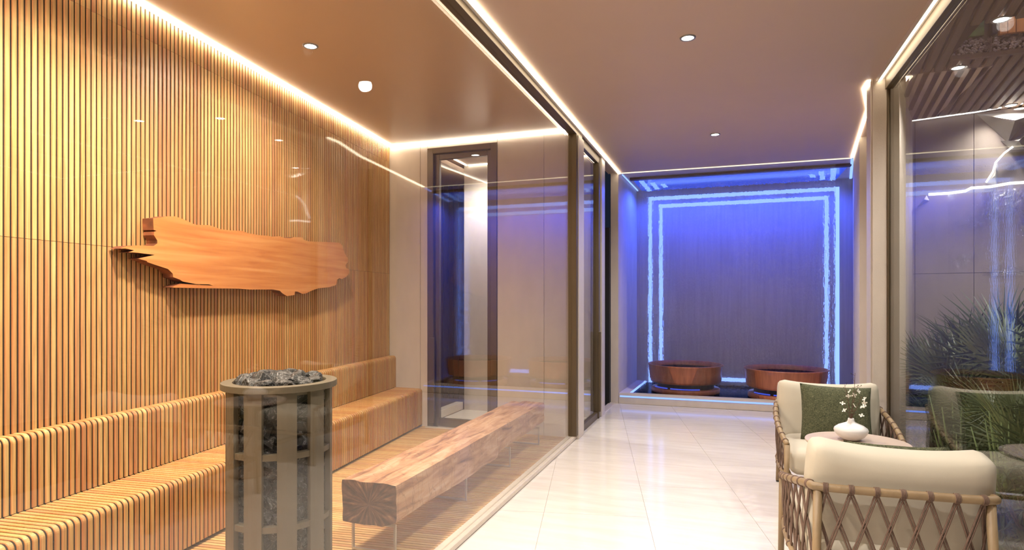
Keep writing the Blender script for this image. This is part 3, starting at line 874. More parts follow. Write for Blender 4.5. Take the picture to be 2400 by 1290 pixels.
B().box(0.02, 0.345, -4.45, -0.0, 0.0185, 0.032).build('kick_board', 'plinth_dark', bench)

# live-edge slab on the slatted wall
slab_px = [(359,512),(383,509),(388,507.5),(409.7,507.5),(420,510.5),(435.6,516.7),(452.5,524.8),(461.4,527.4),(490,528),(504,532.8),(518.5,538),(540,540.3),(566.5,541.4),(581,546.5),(606,551.4),(628,553),(637,555),(656,554),(666.7,558),(681,558.6),(688.7,556),(708,556.5),(712,562),(722.6,566),(746,567),(769.8,567.9),(794.8,569),(802,575),(807,592),(815.4,607),(815.4,614),(810,621.6),(811,628),(818,632),(817.6,642),(811,649.6),(800.7,654.8),(795.5,652.5),(790,656),(789,666),(784.5,670),(769.8,674),(746,676),(730,682),(716.7,688.6),(708,689),(697.6,684),(691.7,683.5),(690,692),(672.5,694.5),(662,688),(656,682),(640,678.8),(584,679),(560,677),(480,676),(406,674.5),(402.6,673.6),(424,665.6),(461,668),(499,670),(490,667),(461,666.5),(427.6,660),(422,656),(406,650),(405,642),(393.7,630.8),(363.4,621),(345.6,614.8),(343.8,612),(324,606.8),(363.4,597.8),(318.8,592.5),(302.8,591.6),(315,587),(293.9,582.7),(282,583),(295.7,577.3),(322.4,575.6),(359.8,576.8),(368.7,571),(368.7,564),(360.7,551.5),(361.6,543.5),(367,541.7),(360,539)]
def slab_outline(n_off):
    """outline measured on the photograph, turned into metres along the wall (t) and up (z)"""
    th = math.atan(505 / 1430); s, c = math.sin(th), math.cos(th)
    out = []
    nv = Vector((ca, sa)); C0 = Vector(CORNER) + nv * n_off
    dv = Vector((sa, -ca))
    for px, py in slab_px:
        u = (px - 1200) / 1430
        d = Vector((-s + u * c, c + u * s))
        k = C0.dot(nv) / d.dot(nv)
        t = (d * k - Vector(CORNER)).dot(dv)
        out.append((t, 1.3 - k * (py - 703) / 1430))
    return out
TH = 0.075
ol = slab_outline(TH)
sb = B()
fv = [sb.bm.verts.new((TH, -t, z)) for t, z in ol]
bv = [sb.bm.verts.new((0.006, -t, z)) for t, z in ol]
n_ = len(ol)
sides = [sb.bm.faces.new((fv[i], fv[(i + 1) % n_], bv[(i + 1) % n_], bv[i])) for i in range(n_)]
for vs in (fv, bv):
    ed = [sb.bm.edges.get((vs[i], vs[(i + 1) % n_])) for i in range(n_)]
    bmesh.ops.triangle_fill(sb.bm, edges=ed, use_beauty=True)
for f in sides: f.material_index = 1
slab = sb.build('wall_slab', ['plank', 'plank_edge'])
slab.location = (CORNER[0], CORNER[1], 0); slab.rotation_euler = (0, 0, ANG)
slab['label'] = 'ragged live edge orange wood slab hung on the slatted wall'; slab['category'] = 'wall decor'

# sauna heater
HXc, HYc = -1.835, 2.168
heater = thing('sauna_heater', 'round taupe metal tower heater caged around black stones', 'sauna heater', (HXc, HYc, 0.018))
zo = -0.018
B().lathe([(0.190, 0.905 + zo), (0.190, 0.945 + zo), (0.1915, 0.95 + zo), (0.2358, 0.95 + zo), (0.237, 0.9488 + zo), (0.237, 0.9242 + zo), (0.2358, 0.923 + zo), (0.20, 0.921 + zo), (0.190, 0.905 + zo)], 72).build('rim', 'heater', heater, smooth=True).data.polygons.foreach_set('use_smooth', [False] * (72 * 8))
phi = math.atan2(-HYc, -HXc)
st = B()
hw = R(10.2)
pts = [(0.217 * math.cos(a), 0.217 * math.sin(a)) for a in (-hw, -hw * .5, 0, hw * .5, hw)] + [(0.195 * math.cos(a), 0.195 * math.sin(a)) for a in (hw, 0, -hw)]
st.prism(pts, 0.0, 0.922 + zo)
stm = st.mesh('stave', 'heater')
for k in range(10):
    link('stave', stm, heater, rot=(0, 0, phi + R(6.9 + 36 * k)))
for z in (0.645, 0.355, 0.065):
    B().lathe([(0.213, z - .012), (0.213, z + .012), (0.184, z + .012), (0.184, z - .012), (0.213, z - .012)], 60).build('ring', 'heater', heater)

def rock(b, loc, r, seed, flat=(1, 1, 1), sub=2):
    rr = random.Random(seed)
    tmp = bmesh.new()
    bmesh.ops.create_icosphere(tmp, subdivisions=sub, radius=1.0)
    planes = [(Vector((rr.gauss(0, 1), rr.gauss(0, 1), rr.gauss(0, 1))).normalized(), 0.55 + rr.random() * 0.35) for _ in range(9)]
    for v in tmp.verts:
        p = v.co.copy()
        for nrm, d in planes:
            e = p.dot(nrm) - d
            if e > 0: p -= nrm * e
        p *= 1 + 0.08 * noise.noise(p * 3 + Vector((seed, 0, 0)))
        v.co = Vector((p.x * flat[0], p.y * flat[1], p.z * flat[2])) * r
    rot = Matrix.Rotation(rr.random() * 6.28, 4, 'Z') @ Matrix.Rotation(rr.gauss(0, 0.3), 4, 'X')
    mt = Matrix.Translation(loc) @ rot
    vs = [b.bm.verts.new(mt @ v.co) for v in tmp.verts]
    for f in tmp.faces: b.bm.faces.new([vs[v.index] for v in f.verts])
    tmp.free()
fill = B()
rs = random.Random(11)
for lev in range(15):
    z = 0.03 + lev * 0.06
    for k in range(15):
        a = 2 * math.pi * (k + 0.5 * (lev % 2) + rs.uniform(-.2, .2)) / 15
        rock(fill, (0.148 * math.cos(a), 0.148 * math.sin(a), z + rs.uniform(-.01, .01)), 0.047 + rs.random() * 0.01, 100 + lev * 20 + k, sub=1)
fill.lathe([(0.15, 0.0), (0.15, 0.90)], 24)
fill.build('stone_fill', 'stone', heater, kind='stuff')
tops = [(0, 0, 0.06, 0.955)]
for k in range(7): tops.append((0.082 * math.cos(k * .9), 0.082 * math.sin(k * .9), 0.054, 0.953))
for k in range(13): tops.append((0.150 * math.cos(k * .4833 + .2), 0.150 * math.sin(k * .4833 + .2), 0.046, 0.944))
for i, (x, y, r, z) in enumerate(tops):
    b = B(); rock(b, (0, 0, 0), r, 500 + i, (1.1, 0.9, 0.70))
    o = b.build('sauna_stone', 'stone')
    o.location = (HXc + x, HYc + y, z + rs.uniform(0, .008))
    o['label'] = 'rough black veined stone heaped on top of the round sauna heater'
    o['category'] = 'stone'; o['group'] = 'stones on the sauna heater'

# beam bench
bx0, bx1, by0, by1, bz0, bz1 = -1.849, -1.535, 2.64, 5.21, 0.172, 0.385
beam_t = thing('beam_bench', 'heavy hewn timber beam bench on thin pale legs behind the sauna glass', 'bench', ((bx0 + bx1) / 2, by0, 0.018))
bw, bl = bx1 - bx0, by1 - by0
NB, NL = 44, 150
def beam_ring(v):
    """rounded rectangular section at length v (0..bl), hewn unevenly"""
    pts = []
    hw_, h0, h1 = bw / 2, bz0 - 0.018, bz1 - 0.018
    per = [(-hw_, h0), (hw_, h0), (hw_, h1), (-hw_, h1)]
    seg = [12, 10, 12, 10]
    for k in range(4):
        a, b2 = per[k], per[(k + 1) % 4]
        for i in range(seg[k]):
            f = i / seg[k]
            x = a[0] + (b2[0] - a[0]) * f; z = a[1] + (b2[1] - a[1]) * f
            cx, cz = 0.0, (h0 + h1) / 2
            # round the corners a little
            rx, rz = abs(x) / hw_, abs(z - cz) / ((h1 - h0) / 2)
            k2 = 1 - 0.03 * max(0, rx + rz - 1.7) / 0.3
            x *= k2; z = cz + (z - cz) * k2
            p = Vector((x * 9, v * 3.0, z * 9))
            n1 = noise.noise(p * 0.8) * 0.008 + noise.noise(p * 2.3 + Vector((3, 1, 7))) * 0.004
            d = Vector((x, z - cz)).normalized()
            x += d.x * n1; z += d.y * n1
            # lower right edge is worn away towards the middle of its length
            if x > hw_ * 0.5 and z < cz:
                wv = max(0, noise.noise(Vector((v * 1.1, 5.5, 0)))) * 0.05 + (0.03 if v > bl * .55 else 0)
                z += wv * (x / hw_ - 0.5) * 2 * (cz - z) / (cz - h0)
            # long drying crack in the top face
            if z > h1 - 0.02:
                xc = -0.35 * hw_ + 0.10 * hw_ * math.sin(v * 2.1) + 0.12 * hw_ * noise.noise(Vector((v * 2.5, 0, 9)))
                dd = abs(x - xc)
                if dd < 0.014: z -= 0.016 * (1 - dd / 0.014) * min(1, 0.25 + v * 1.5)
            pts.append((x, v, z))
    return pts
bb = B()
rings = []
for j in range(NL + 1):
    rings.append([bb.bm.verts.new(p) for p in beam_ring(bl * j / NL)])
for j in range(NL):
    for k in range(NB):
        bb.bm.faces.new((rings[j][k], rings[j][(k + 1) % NB], rings[j + 1][(k + 1) % NB], rings[j + 1][k]))
f0 = bb.bm.faces.new(rings[0]); f1 = bb.bm.faces.new(rings[-1][::-1])
f0.material_index = 1; f1.material_index = 1
bb.build('beam', ['beam', 'beam_end'], beam_t)
lg = B()
t_ = 0.0055
for x in (-0.135, 0.11): lg.box(x - t_, x + t_, -t_, t_, 0, bz0 - 0.018)
lg.box(-0.135, 0.11, -t_, t_, 0, 0.011).box(-0.135, 0.11, -t_, t_, bz0 - 0.032, bz0 - 0.021)
lgm = lg.mesh('leg_frame', 'steel')
for y in (2.69, 3.57, 4.40, 5.16): link('leg_frame', lgm, beam_t, (0.01, y - by0, 0))

# ================================================================== WATER ALCOVE
plz = 0.128
bas = thing('water_basin', 'low beige basin with black water and ice blue light lines under the tubs', 'basin', (0, 7.66, 0))
pb = B()
pb.prism([(-1.286, 0.0), (1.32, 0.02), (1.325, 0.12), (-1.285, 0.10)], 0.0, plz)                 # front ledge
pb.prism([(-1.285, 0.1005), (-1.165, 0.1005), (-1.125, 1.335), (-1.243, 1.335)], 0.0, plz)         # left ledge
pb.prism([(1.21, 0.1205), (1.326, 0.1205), (1.54, 1.335), (1.42, 1.335)], 0.0, plz)                # right ledge
pb.build('basin_edge', 'panel', bas, bevel=0.002, seg=1)
B().prism([(-1.164, 0.101), (1.209, 0.121), (1.419, 1.335), (-1.124, 1.335)], 0.0, 0.105).build('water', 'blackwater', bas)
B().prism([(-1.27, -0.006), (1.31, 0.014), (1.31, 0.019), (-1.27, -0.001)], 0.083, 0.1).build('front_led', 'led_blue', bas)
B().prism([(-1.163, 0.11), (-1.148, 0.11), (-1.108, 1.32), (-1.123, 1.32)], 0.106, 0.126).build('side_led', 'led_blue', bas)

def tub(x, y, label):
    t = thing('soaking_tub', label, 'tub', (x, y, 0.105), 0, 'round tubs under the falling water')
    b = B()
    b.lathe([(0.0005, 0.125), (0.40, 0.125), (0.440, 0.135), (0.448, 0.16), (0.458, 0.25), (0.468, 0.340), (0.476, 0.352), (0.474, 0.360), (0.462, 0.362), (0.452, 0.354), (0.440, 0.30), (0.432, 0.22), (0.42, 0.19), (0.0005, 0.185)], 72)
    b.build('tub_shell', 'copper', t, smooth=True)
    B().lathe([(0.0005, 0.300), (0.439, 0.300)], 48).build('tub_water', 'blackwater', t)
    B().lathe([(0.36, 0.06), (0.36, 0.126)], 48).build('recessed_foot', 'black_foot', t)
    B().lathe([(0.0005, 0.0), (0.425, 0.0), (0.43, 0.01), (0.43, 0.05), (0.42, 0.06), (0.0005, 0.06)], 64).build('base_ring', 'copper', t, smooth=True)
    for a0, a1 in ((-150, -118), (-112, -62)):
        b = B()
        pts = [(0.415 * math.cos(R(a0 + (a1 - a0) * i / 14)), 0.415 * math.sin(R(a0 + (a1 - a0) * i / 14)), 0.076) for i in range(15)]
        b.tube(pts, 0.008, 6).build('foot_glint', 'led_deep', t)  # glowing arcs imitate the curved blue reflections round the foot
    return t
tub(-0.52, 8.27, 'round red brown tub standing next to the left side wall of the alcove')
tub(0.666, 8.13, 'round red brown tub half hidden behind the far lounge chair')

M['curtain'] = water_material('falling_water', 1.0, 0.0140, 40, 5.0, 0.95)
cw = B()
cw.box(-1.05, 1.17, -0.0015, 0.0015, 0.11, 2.86)
cur = cw.build('water_curtain', 'curtain')
cur.location = (0, 7.835, 0)
cur['label'] = 'clear sheet of falling water in front of the blue lit alcove wall'; cur['category'] = 'water'

# ================================================================== LOUNGE CHAIRS
def smooth_path(ctrl, n):
    """Catmull-Rom through control points"""
    P = [Vector(c) for c in ctrl]
    P = [P[0] * 2 - P[1]] + P + [P[-1] * 2 - P[-2]]
    out = []
    for i in range(1, len(P) - 2):
        for k in range(n):
            t = k / n
            a, b, c, d = P[i - 1], P[i], P[i + 1], P[i + 2]
            out.append(0.5 * ((2 * b) + (-a + c) * t + (2 * a - 5 * b + 4 * c - d) * t * t + (-a + 3 * b - 3 * c + d) * t ** 3))
    out.append(P[-2])
    return out
def cushion(w, d, h, r, puff, seg=14, sag=0.0):
    """rounded, softly puffed box centred in x/y, resting on z = 0"""
    bm = bmesh.new()
    bmesh.ops.create_cube(bm, size=2.0)
    bmesh.ops.subdivide_edges(bm, edges=bm.edges[:], cuts=seg, use_grid_fill=True)
    hx, hy, hz = w / 2, d / 2, h / 2
    for v in bm.verts:
        p = v.co
        q = Vector((p.x * hx, p.y * hy, p.z * hz))
        core = Vector((max(-hx + r, min(hx - r, q.x)), max(-hy + r, min(hy - r, q.y)), max(-hz + r, min(hz - r, q.z))))
        dlt = q - core
        if dlt.length > 1e-6: q = core + dlt.normalized() * r
        ux, uy, uz = q.x / hx, q.y / hy, q.z / hz
        q.z += puff * (1 - ux * ux) * (1 - uy * uy) * (1 if uz > 0 else -0.3) * abs(uz)
        q.y += puff * 0.9 * (1 - ux * ux) * (1 - uz * uz) * uy
        q.x += puff * 0.6 * (1 - uy * uy) * (1 - uz * uz) * ux
        if uz > 0 and sag: q.z -= sag * (1 - abs(ux) ** 2.2) * uz
        v.co = q + Vector((0, 0, hz))
    b = B(); b.bm.free(); b.bm = bm
    return b
# rail runs front left > rear > front right; the chair faces -y
SIDE = [(-0.308, -0.375, 0.435), (-0.328, -0.22, 0.475), (-0.335, -0.02, 0.522), (-0.322, 0.17, 0.564), (-0.298, 0.305, 0.592), (-0.262, 0.362, 0.598)]
TOP = SIDE + [(0, 0.372, 0.598)] + [(-x, y, z) for x, y, z in SIDE[::-1]]
LOW = [(x * 0.97, y, 0.235) for x, y, z in TOP]
top_path = smooth_path(TOP, 8)
low_path = smooth_path(LOW, 8)
def at_len(path, s):
    acc = 0
    for a, b in zip(path[:-1], path[1:]):
        L = (b - a).length
        if acc + L >= s: return a.lerp(b, (s - acc) / L), (b - a).normalized()
        acc += L
    return path[-1].copy(), (path[-1] - path[-2]).normalized()
def total(path): return sum((b - a).length for a, b in zip(path[:-1], path[1:]))
LT, LL = total(top_path), total(low_path)
wrap_m = {}
def wrap_mesh(turns, R0, cr):
    b = B()
    for t in range(turns):
        x = (t - (turns - 1) / 2) * cr * 2.1
        b.tube([(x, R0 * math.cos(2 * math.pi * k / 14), R0 * math.sin(2 * math.pi * k / 14)) for k in range(14)], cr, 5, closed=True)
    return b.mesh('cord_wrap', 'cord', smooth=True)
wrap4 = wrap_mesh(4, 0.0165, 0.0022)
wrap2 = wrap_mesh(2, 0.0165, 0.0025)
rail_mesh = B().tube(top_path, 0.0155, 14).mesh('top_rail', 'rattan', smooth=True)
low_mesh = B().tube(low_path, 0.012, 10).mesh('lower_rail', 'rattan', smooth=True)
def leg_mesh(a, b, nm='leg'):
    return B().tube([a, b], [0.0165, 0.0135], 14).mesh(nm, 'rattan', smooth=True)
seat_m = cushion(0.575, 0.66, 0.15, 0.05, 0.018, sag=-0.006).mesh('seat_cushion', 'cream', smooth=True)
back_m = cushion(0.60, 0.165, 0.412, 0.045, 0.016, sag=0.042).mesh('back_cushion', 'cream', smooth=True)
def make_chair(label, loc, rotz, roll=0.0):
    t = thing('lounge_chair', label, 'chair', loc, rotz, 'rattan lounge chairs')
    link('top_rail', rail_mesh, t)
    link('lower_rail', low_mesh, t)
    for s in (-1, 1):
        lgf = link('leg', leg_mesh((s * 0.308, -0.375, 0.432), (s * 0.315, -0.385, 0.012)), t)
        B().tube([(s * 0.315, -0.385, 0.014), (s * 0.315, -0.385, 0.0)], 0.0115, 10).build('foot_cap', 'black_foot', lgf)
        lgr = link('leg', leg_mesh((s * 0.274, 0.352, 0.592), (s * 0.292, 0.385, 0.012)), t)
        B().tube([(s * 0.292, 0.385, 0.014), (s * 0.292, 0.385, 0.0)], 0.0115, 10).build('foot_cap', 'black_foot', lgr)
    fr_ = B()
    fr_.tube([(-0.308, -0.375, 0.235), (0.308, -0.375, 0.235)], 0.012, 10)
    for k in range(5): fr_.tube([(-0.28 + 0.14 * k, -0.375, 0.235), (-0.28 + 0.14 * k, 0.36, 0.235)], 0.007, 6)
    fr_.build('seat_frame', 'rattan', t, smooth=True)
    link('seat_cushion', seat_m, t, (0, -0.035, 0.245))
    link('back_cushion', back_m, t, (0, 0.20, 0.345), (R(-9), R(roll), 0))
    # lattice of paired cords between the rails
    nn = 25
    for k in range(nn):
        s = LT * (k + 0.5) / nn
        p, tg = at_len(top_path, s)
        o = link('cord_wrap', wrap4 if abs(k - 12) < 5 else wrap2, t, p)
        o.rotation_mode = 'QUATERNION'; o.rotation_quaternion = tg.to_track_quat('X', 'Z')
        for sg in (-1, 1):
            s2 = LL * (k + 0.5 + sg * 1.5) / nn
            if s2 < 0.01 or s2 > LL - 0.01: continue
            q, tg2 = at_len(low_path, s2)
            b = B()
            out = Vector((p.x, p.y, 0)).normalized() * (0.006 * sg)
            for e in (-1, 1):
                sh = tg * (0.0045 * e)
                pa = p + Vector((0, 0, -0.012)) + sh; pb_ = q + tg2 * (0.0045 * e)
                mid = (pa + pb_) / 2 + out
                b.tube([pa, mid, pb_], 0.0036, 5, caps=False)
            b.build('cord', 'cord', t, smooth=True)
        if k % 2 == 0:
            q, tg2 = at_len(low_path, LL * (k + 0.5) / nn)
            o = link('cord_wrap', wrap2, t, q, scale=(1, 0.8, 0.8))
            o.rotation_mode = 'QUATERNION'; o.rotation_quaternion = tg2.to_track_quat('X', 'Z')
    return t
make_chair('cream cushioned rattan lounge chair facing the viewer beyond the round table', (0.637, 4.365, 0), R(1))
make_chair('cream cushioned rattan lounge chair with its laced back turned to the viewer', (0.580, 2.915, 0), R(180 + 2.5), -1.8)

def pillow(label, loc, rot, w=0.45, h=0.36, th=0.14):
    bm = bmesh.new()
    n = 22
    grid = {}
    for sd in (1, -1):
        for i in range(n + 1):
            for j in range(n + 1):
                u, v = i / n * 2 - 1, j / n * 2 - 1
                edge = (1 - u * u) * (1 - v * v)
                if sd == -1 and (i in (0, n) or j in (0, n)):
                    grid[(sd, i, j)] = grid[(1, i, j)]; continue
                x = u * w / 2 * (1 - 0.05 * (1 - v * v) ** 1 * abs(u)); z = v * h / 2 * (1 - 0.06 * (1 - u * u) * abs(v))
                y = sd * th / 2 * (edge ** 0.45)
                y += 0.004 * noise.noise(Vector((u * 3, v * 3, sd)))
                grid[(sd, i, j)] = bm.verts.new((x, y, z))
        for i in range(n):
            for j in range(n):
                q = [grid[(sd, i, j)], grid[(sd, i + 1, j)], grid[(sd, i + 1, j + 1)], grid[(sd, i, j + 1)]]
                bm.faces.new(q if sd == -1 else q[::-1])
    b = B(); b.bm.free(); b.bm = bm
    o = b.build('throw_pillow', 'pillow', smooth=True)
    o.location = loc; o.rotation_euler = rot
    o['label'] = label; o['category'] = 'pillow'; o['group'] = 'green pillows'
    return o
pillow('dark green textured pillow leaning on the far lounge chair', (0.650, 4.35, 0.575), (R(-17), R(2), R(3)), 0.415, 0.36)
pillow('dark green pillow peeping over the near lounge chair back', (0.66, 2.99, 0.530), (R(14), R(0), R(0)), 0.38, 0.34)

# round table, vase, flowering twigs
TX, TY = 0.645, 3.645
tb = thing('side_table', 'round pale side table between the two lounge chairs', 'table', (TX, TY, 0))
B().lathe([(0.0005, 0.532), (0.235, 0.532), (0.245, 0.537), (0.25, 0.545), (0.248, 0.55), (0.0005, 0.55)], 72).build('table_top', 'table', tb)
B().lathe([(0.028, 0.02), (0.022, 0.1), (0.022, 0.48), (0.05, 0.531)], 32).build('pedestal', 'table', tb, smooth=True)
B().lathe([(0.0005, 0.0), (0.15, 0.0), (0.153, 0.004), (0.15, 0.014), (0.03, 0.022), (0.0005, 0.022)], 48).build('table_base', 'table', tb)
VX, VY = 0.622, 3.675
va = B().lathe([(0.0005, 0.0), (0.030, 0.0), (0.045, 0.006), (0.066, 0.022), (0.079, 0.040), (0.083, 0.053), (0.079, 0.064), (0.062, 0.077), (0.038, 0.087), (0.021, 0.095), (0.016, 0.104), (0.0145, 0.114), (0.013, 0.116), (0.0115, 0.113), (0.012, 0.10), (0.0005, 0.09)], 56).build('vase', 'vase', smooth=True)
va.location = (VX, VY, 0.551); va['label'] = 'squat white ceramic vase on the round side table'; va['category'] = 'vase'
br = thing('flowering_twigs', 'thin brown twigs with small white blossoms in the white vase', 'flowers', (VX, VY, 0.645))
rf = random.Random(5)
twigs = [((0.02, 0.0, 0.265), 0.004), ((-0.03, 0.01, 0.20), 0), ((0.05, 0.0, 0.14), 0), ((0.03, -0.02, 0.20), 0), ((-0.045, 0.0, 0.12), 0)]
def flower_mesh():
    b = B()
    for k in range(4):
        a = k * math.pi / 2 + 0.2
        c, s = math.cos(a), math.sin(a)
        pts = [(0.0, 0.0, 0), (0.006, 0.0035, 0.002), (0.011, 0.0035, 0.003), (0.0125, 0, 0.002), (0.011, -0.0035, 0.003), (0.006, -0.0035, 0.002)]
        v = [b.bm.verts.new((c * x - s * y, s * x + c * y, z)) for x, y, z in pts]
        w = [b.bm.verts.new((c * x - s * y, s * x + c * y, z - 0.0012)) for x, y, z in pts]
        b.bm.faces.new(v); b.bm.faces.new(w[::-1])
        for i in range(6): b.bm.faces.new((v[i], w[i], w[(i + 1) % 6], v[(i + 1) % 6]))
    return b.mesh('blossom', 'petal')
flm = flower_mesh()
tips = []
for (dx, dy, dz), _ in twigs:
    b = B()
    ctrl = [(0, 0, 0), (dx * 0.25, dy * .3, dz * 0.35), (dx * 0.7 + rf.uniform(-.006, .006), dy * .7, dz * 0.7), (dx, dy, dz)]
    pa = smooth_path(ctrl, 5)
    b.tube(pa, [0.0018 - 0.0010 * i / (len(pa) - 1) for i in range(len(pa))], 5)
    for i in range(4, len(pa), 2):
        e = pa[i] + Vector((rf.uniform(-.02, .02), rf.uniform(-.015, .015), rf.uniform(.006, .02)))
        b.tube([pa[i], e], 0.0008, 4)
        tips.append(e)
    b.build('twig', 'twig', br)
for (x, y, z) in [(-0.042, -0.01, 0.10), (-0.033, -0.015, 0.064), (0.012, -0.02, 0.092), (0.062, -0.01, 0.108), (0.064, 0, 0.128), (0.05, -0.02, 0.086), (0.044, -0.03, 0.044), (0.034, -0.005, 0.168), (-0.006, 0.0, 0.165), (0.056, -0.02, 0.092), (0.015, 0, 0.145), (-0.012, 0, 0.138)]:
    link('blossom', flm, br, (x, y, z), (R(55 + rf.uniform(-30, 30)), rf.uniform(-.6, .6), rf.uniform(0, 6)), (1.1, 1.1, 1.1))
lb_ = B()
for e in tips:
    for q in range(3):
        a = rf.uniform(0, 6.28)
        d = Vector((math.cos(a) * .008, math.sin(a) * .008, .006))
        s_ = Vector((-math.sin(a), math.cos(a), 0)) * .002
        v = [lb_.bm.verts.new(e), lb_.bm.verts.new(e + d * .5 + s_), lb_.bm.verts.new(e + d), lb_.bm.verts.new(e + d * .5 - s_)]
        lb_.bm.faces.new(v)
lb_.build('small_leaves', 'leafsmall', br, kind='stuff')

# ================================================================== GARDEN
def frond_mesh(nm, mat, nbl, spread, blade, pet, droop, seed):
    """one fan leaf: stalk along +x rising, blades spread about its tip"""
    rr = random.Random(seed)
    b = B()
    tip = Vector((pet, 0, 0))
    b.tube([(0, 0, 0), (pet * .5, 0, 0.015), (pet, 0, 0)], [0.006, 0.005, 0.004], 5)
    for k in range(nbl):
        f = k / (nbl - 1) * 2 - 1
        a = R(spread) * f
        L = blade * (1 - 0.28 * abs(f)) * rr.uniform(0.9, 1.06)
        d = Vector((math.cos(a), math.sin(a), 0))
        sd = Vector((-math.sin(a), math.cos(a), 0))
        w = 0.0115
        prev = None
        for i in range(5):
            t = i / 4
            c = tip + d * (L * t) + Vector((0, 0, -droop * L * t * t + rr.uniform(-.006, .006)))
            ww = w * (0.35 + 1.1 * t) if t < 0.45 else w * 0.85 * (1 - t) / 0.55 + 0.0006
            row = [b.bm.verts.new(c - sd * ww + Vector((0, 0, ww * .7))), b.bm.verts.new(c), b.bm.verts.new(c + sd * ww + Vector((0, 0, ww * .7)))]
            if prev:
                b.bm.faces.new((prev[0], prev[1], row[1], row[0])); b.bm.faces.new((prev[1], prev[2], row[2], row[1]))
            prev = row
    return b.mesh(nm, mat)
fm = [frond_mesh('frond', 'palm', 26, 135, 0.36, 0.42, 0.10, 1), frond_mesh('frond', 'palm_pale', 28, 125, 0.34, 0.36, 0.05, 2), frond_mesh('frond', 'palm', 22, 110, 0.42, 0.46, 0.22, 3)]
def palm(label, x, y, h, n, sc, seed, faces=None):
    t = thing('fan_palm', label, 'palm', (x, y, -0.02), 0, 'fan palms behind the garden glass')
    rr = random.Random(seed)
    b = B()
    pts = [(0.02 * math.sin(i * .7), 0.02 * math.cos(i * .9), h * i / 8) for i in range(9)]
    b.tube(pts, [0.055 + 0.008 * (i % 2) for i in range(9)], 10).build('trunk', 'trunk', t)
    for k in range(n):
        az = 2.39996 * k + rr.uniform(-.3, .3)
        el = R(80 - 75 * (k / n)) + rr.uniform(-.15, .15)
        ss = sc * rr.uniform(.9, 1.1)
        for _ in range(30):
            mtx = Matrix.Translation((x, y, h)) @ Matrix.Rotation(az, 4, 'Z') @ Matrix.Rotation(-el, 4, 'Y') @ Matrix.Scale(ss, 4)
            ws_ = [mtx @ v.co for v in fm[k % 3].vertices]
            if min(v.x for v in ws_) > 1.11 and min(v.z for v in ws_) > 0.03: break
            az = rr.uniform(0, 6.283); el = min(R(88), el + rr.uniform(0, .12)); ss *= 0.985
        else: continue
        o = link('frond', fm[k % 3], t, (0, 0, h + 0.02), scale=(ss,) * 3)
        o.rotation_euler = (0, -el, az)
    return t
palm('large pale fan palm right behind the near lounge chair', 1.66, 4.25, 0.52, 24, 1.15, 21)
palm('dark fan palm in the garden close to the bronze post', 1.50, 5.0, 0.42, 22, 1.0, 22)
palm('dark fan palm against the grey garden wall', 2.0, 5.65, 0.55, 22, 1.1, 23)
palm('low fan palm at the glass beside the near lounge chair', 1.42, 3.55, 0.22, 20, 0.9, 24)
palm('fan palm deeper in the garden behind the large pale one', 2.35, 4.9, 0.62, 20, 1.1, 25)
palm('bushy fan palm at the foot of the grey garden wall', 1.62, 5.75, 0.40, 20, 1.0, 26)
for i, (y, h, sd, lab) in enumerate([(3.30, 0.34, 41, 'small fan palm at the glass right beside the near chair arm'), (3.75, 0.50, 42, 'small fan palm at the glass behind the near chair back'),
        (4.15, 0.36, 43, 'small fan palm at the glass level with the far chair seat'), (4.55, 0.46, 44, 'small fan palm at the glass next to the far chair back'), (4.88, 0.30, 45, 'smallest fan palm at the foot of the bronze post')]):
    palm(lab, 1.42 - 0.02 * (i % 2), y, h, 22, 0.62, sd)
# reeds by the glass
def reed(label, x, y, n, seed):
    t = thing('reed_clump', label, 'plant', (x, y, -0.02), 0, 'reed clumps by the garden glass')
    rr = random.Random(seed)
    for k in range(n):
        b = B()
        dx, dy = rr.uniform(-.12, .12), rr.uniform(-.12, .12)
        hgt = rr.uniform(.45, .8)
        b.tube([(dx * .5, dy * .5, 0), (dx * .8, dy * .8, hgt * .5), (dx * 1.6, dy * 1.6, hgt)], [.011, .010, .002], 6)
        b.build('stalk', 'reed', t, smooth=True)
    return t
reed('upright green reed clump behind the garden glass beside the low palm', 1.31, 3.62, 34, 31)
reed('small green reed clump behind the garden glass near the bronze post', 1.30, 4.3, 14, 32)

# leafy shrubs that fill the bed along the pane
def shrub(label, x, y, hgt, n, seed, mat):
    t = thing('leafy_shrub', label, 'shrub', (x, y, -0.02), 0, 'leafy shrubs along the garden glass')
    rr = random.Random(seed)
    b = B(); st_ = B()
    for k in range(n):
        a = rr.uniform(0, 6.283); r = 0.19 * math.sqrt(rr.random()); z = hgt * rr.uniform(.12, 1)
        p = Vector((r * math.cos(a), r * math.sin(a), z))
        if x + p.x < 1.16: p.x = 1.16 - x + rr.uniform(0, .05)
        d = Vector((rr.uniform(-1, 1), rr.uniform(-1, 1), rr.uniform(.1, 1.2))).normalized()
        if x + p.x + d.x * .13 < 1.115: d.x = abs(d.x)
        sd = d.cross(Vector((rr.uniform(-1, 1), rr.uniform(-1, 1), .3))).normalized()
        L = rr.uniform(.08, .13); w = rr.uniform(.005, .010)
        nrm = d.cross(sd) * 0.008
        v = [b.bm.verts.new(p), b.bm.verts.new(p + d * L * .45 + sd * w), b.bm.verts.new(p + d * L * .5 - nrm), b.bm.verts.new(p + d * L * .45 - sd * w), b.bm.verts.new(p + d * L)]
        b.bm.faces.new((v[0], v[1], v[2])); b.bm.faces.new((v[0], v[2], v[3])); b.bm.faces.new((v[1], v[4], v[2])); b.bm.faces.new((v[2], v[4], v[3]))
        if k % 8 == 0: st_.tube([(0, 0, 0), p * .6 + Vector((0, 0, .02)), p], [.005, .003, .002], 5)
    b.build('foliage', mat, t, kind='stuff')
    st_.build('stems', 'trunk', t)
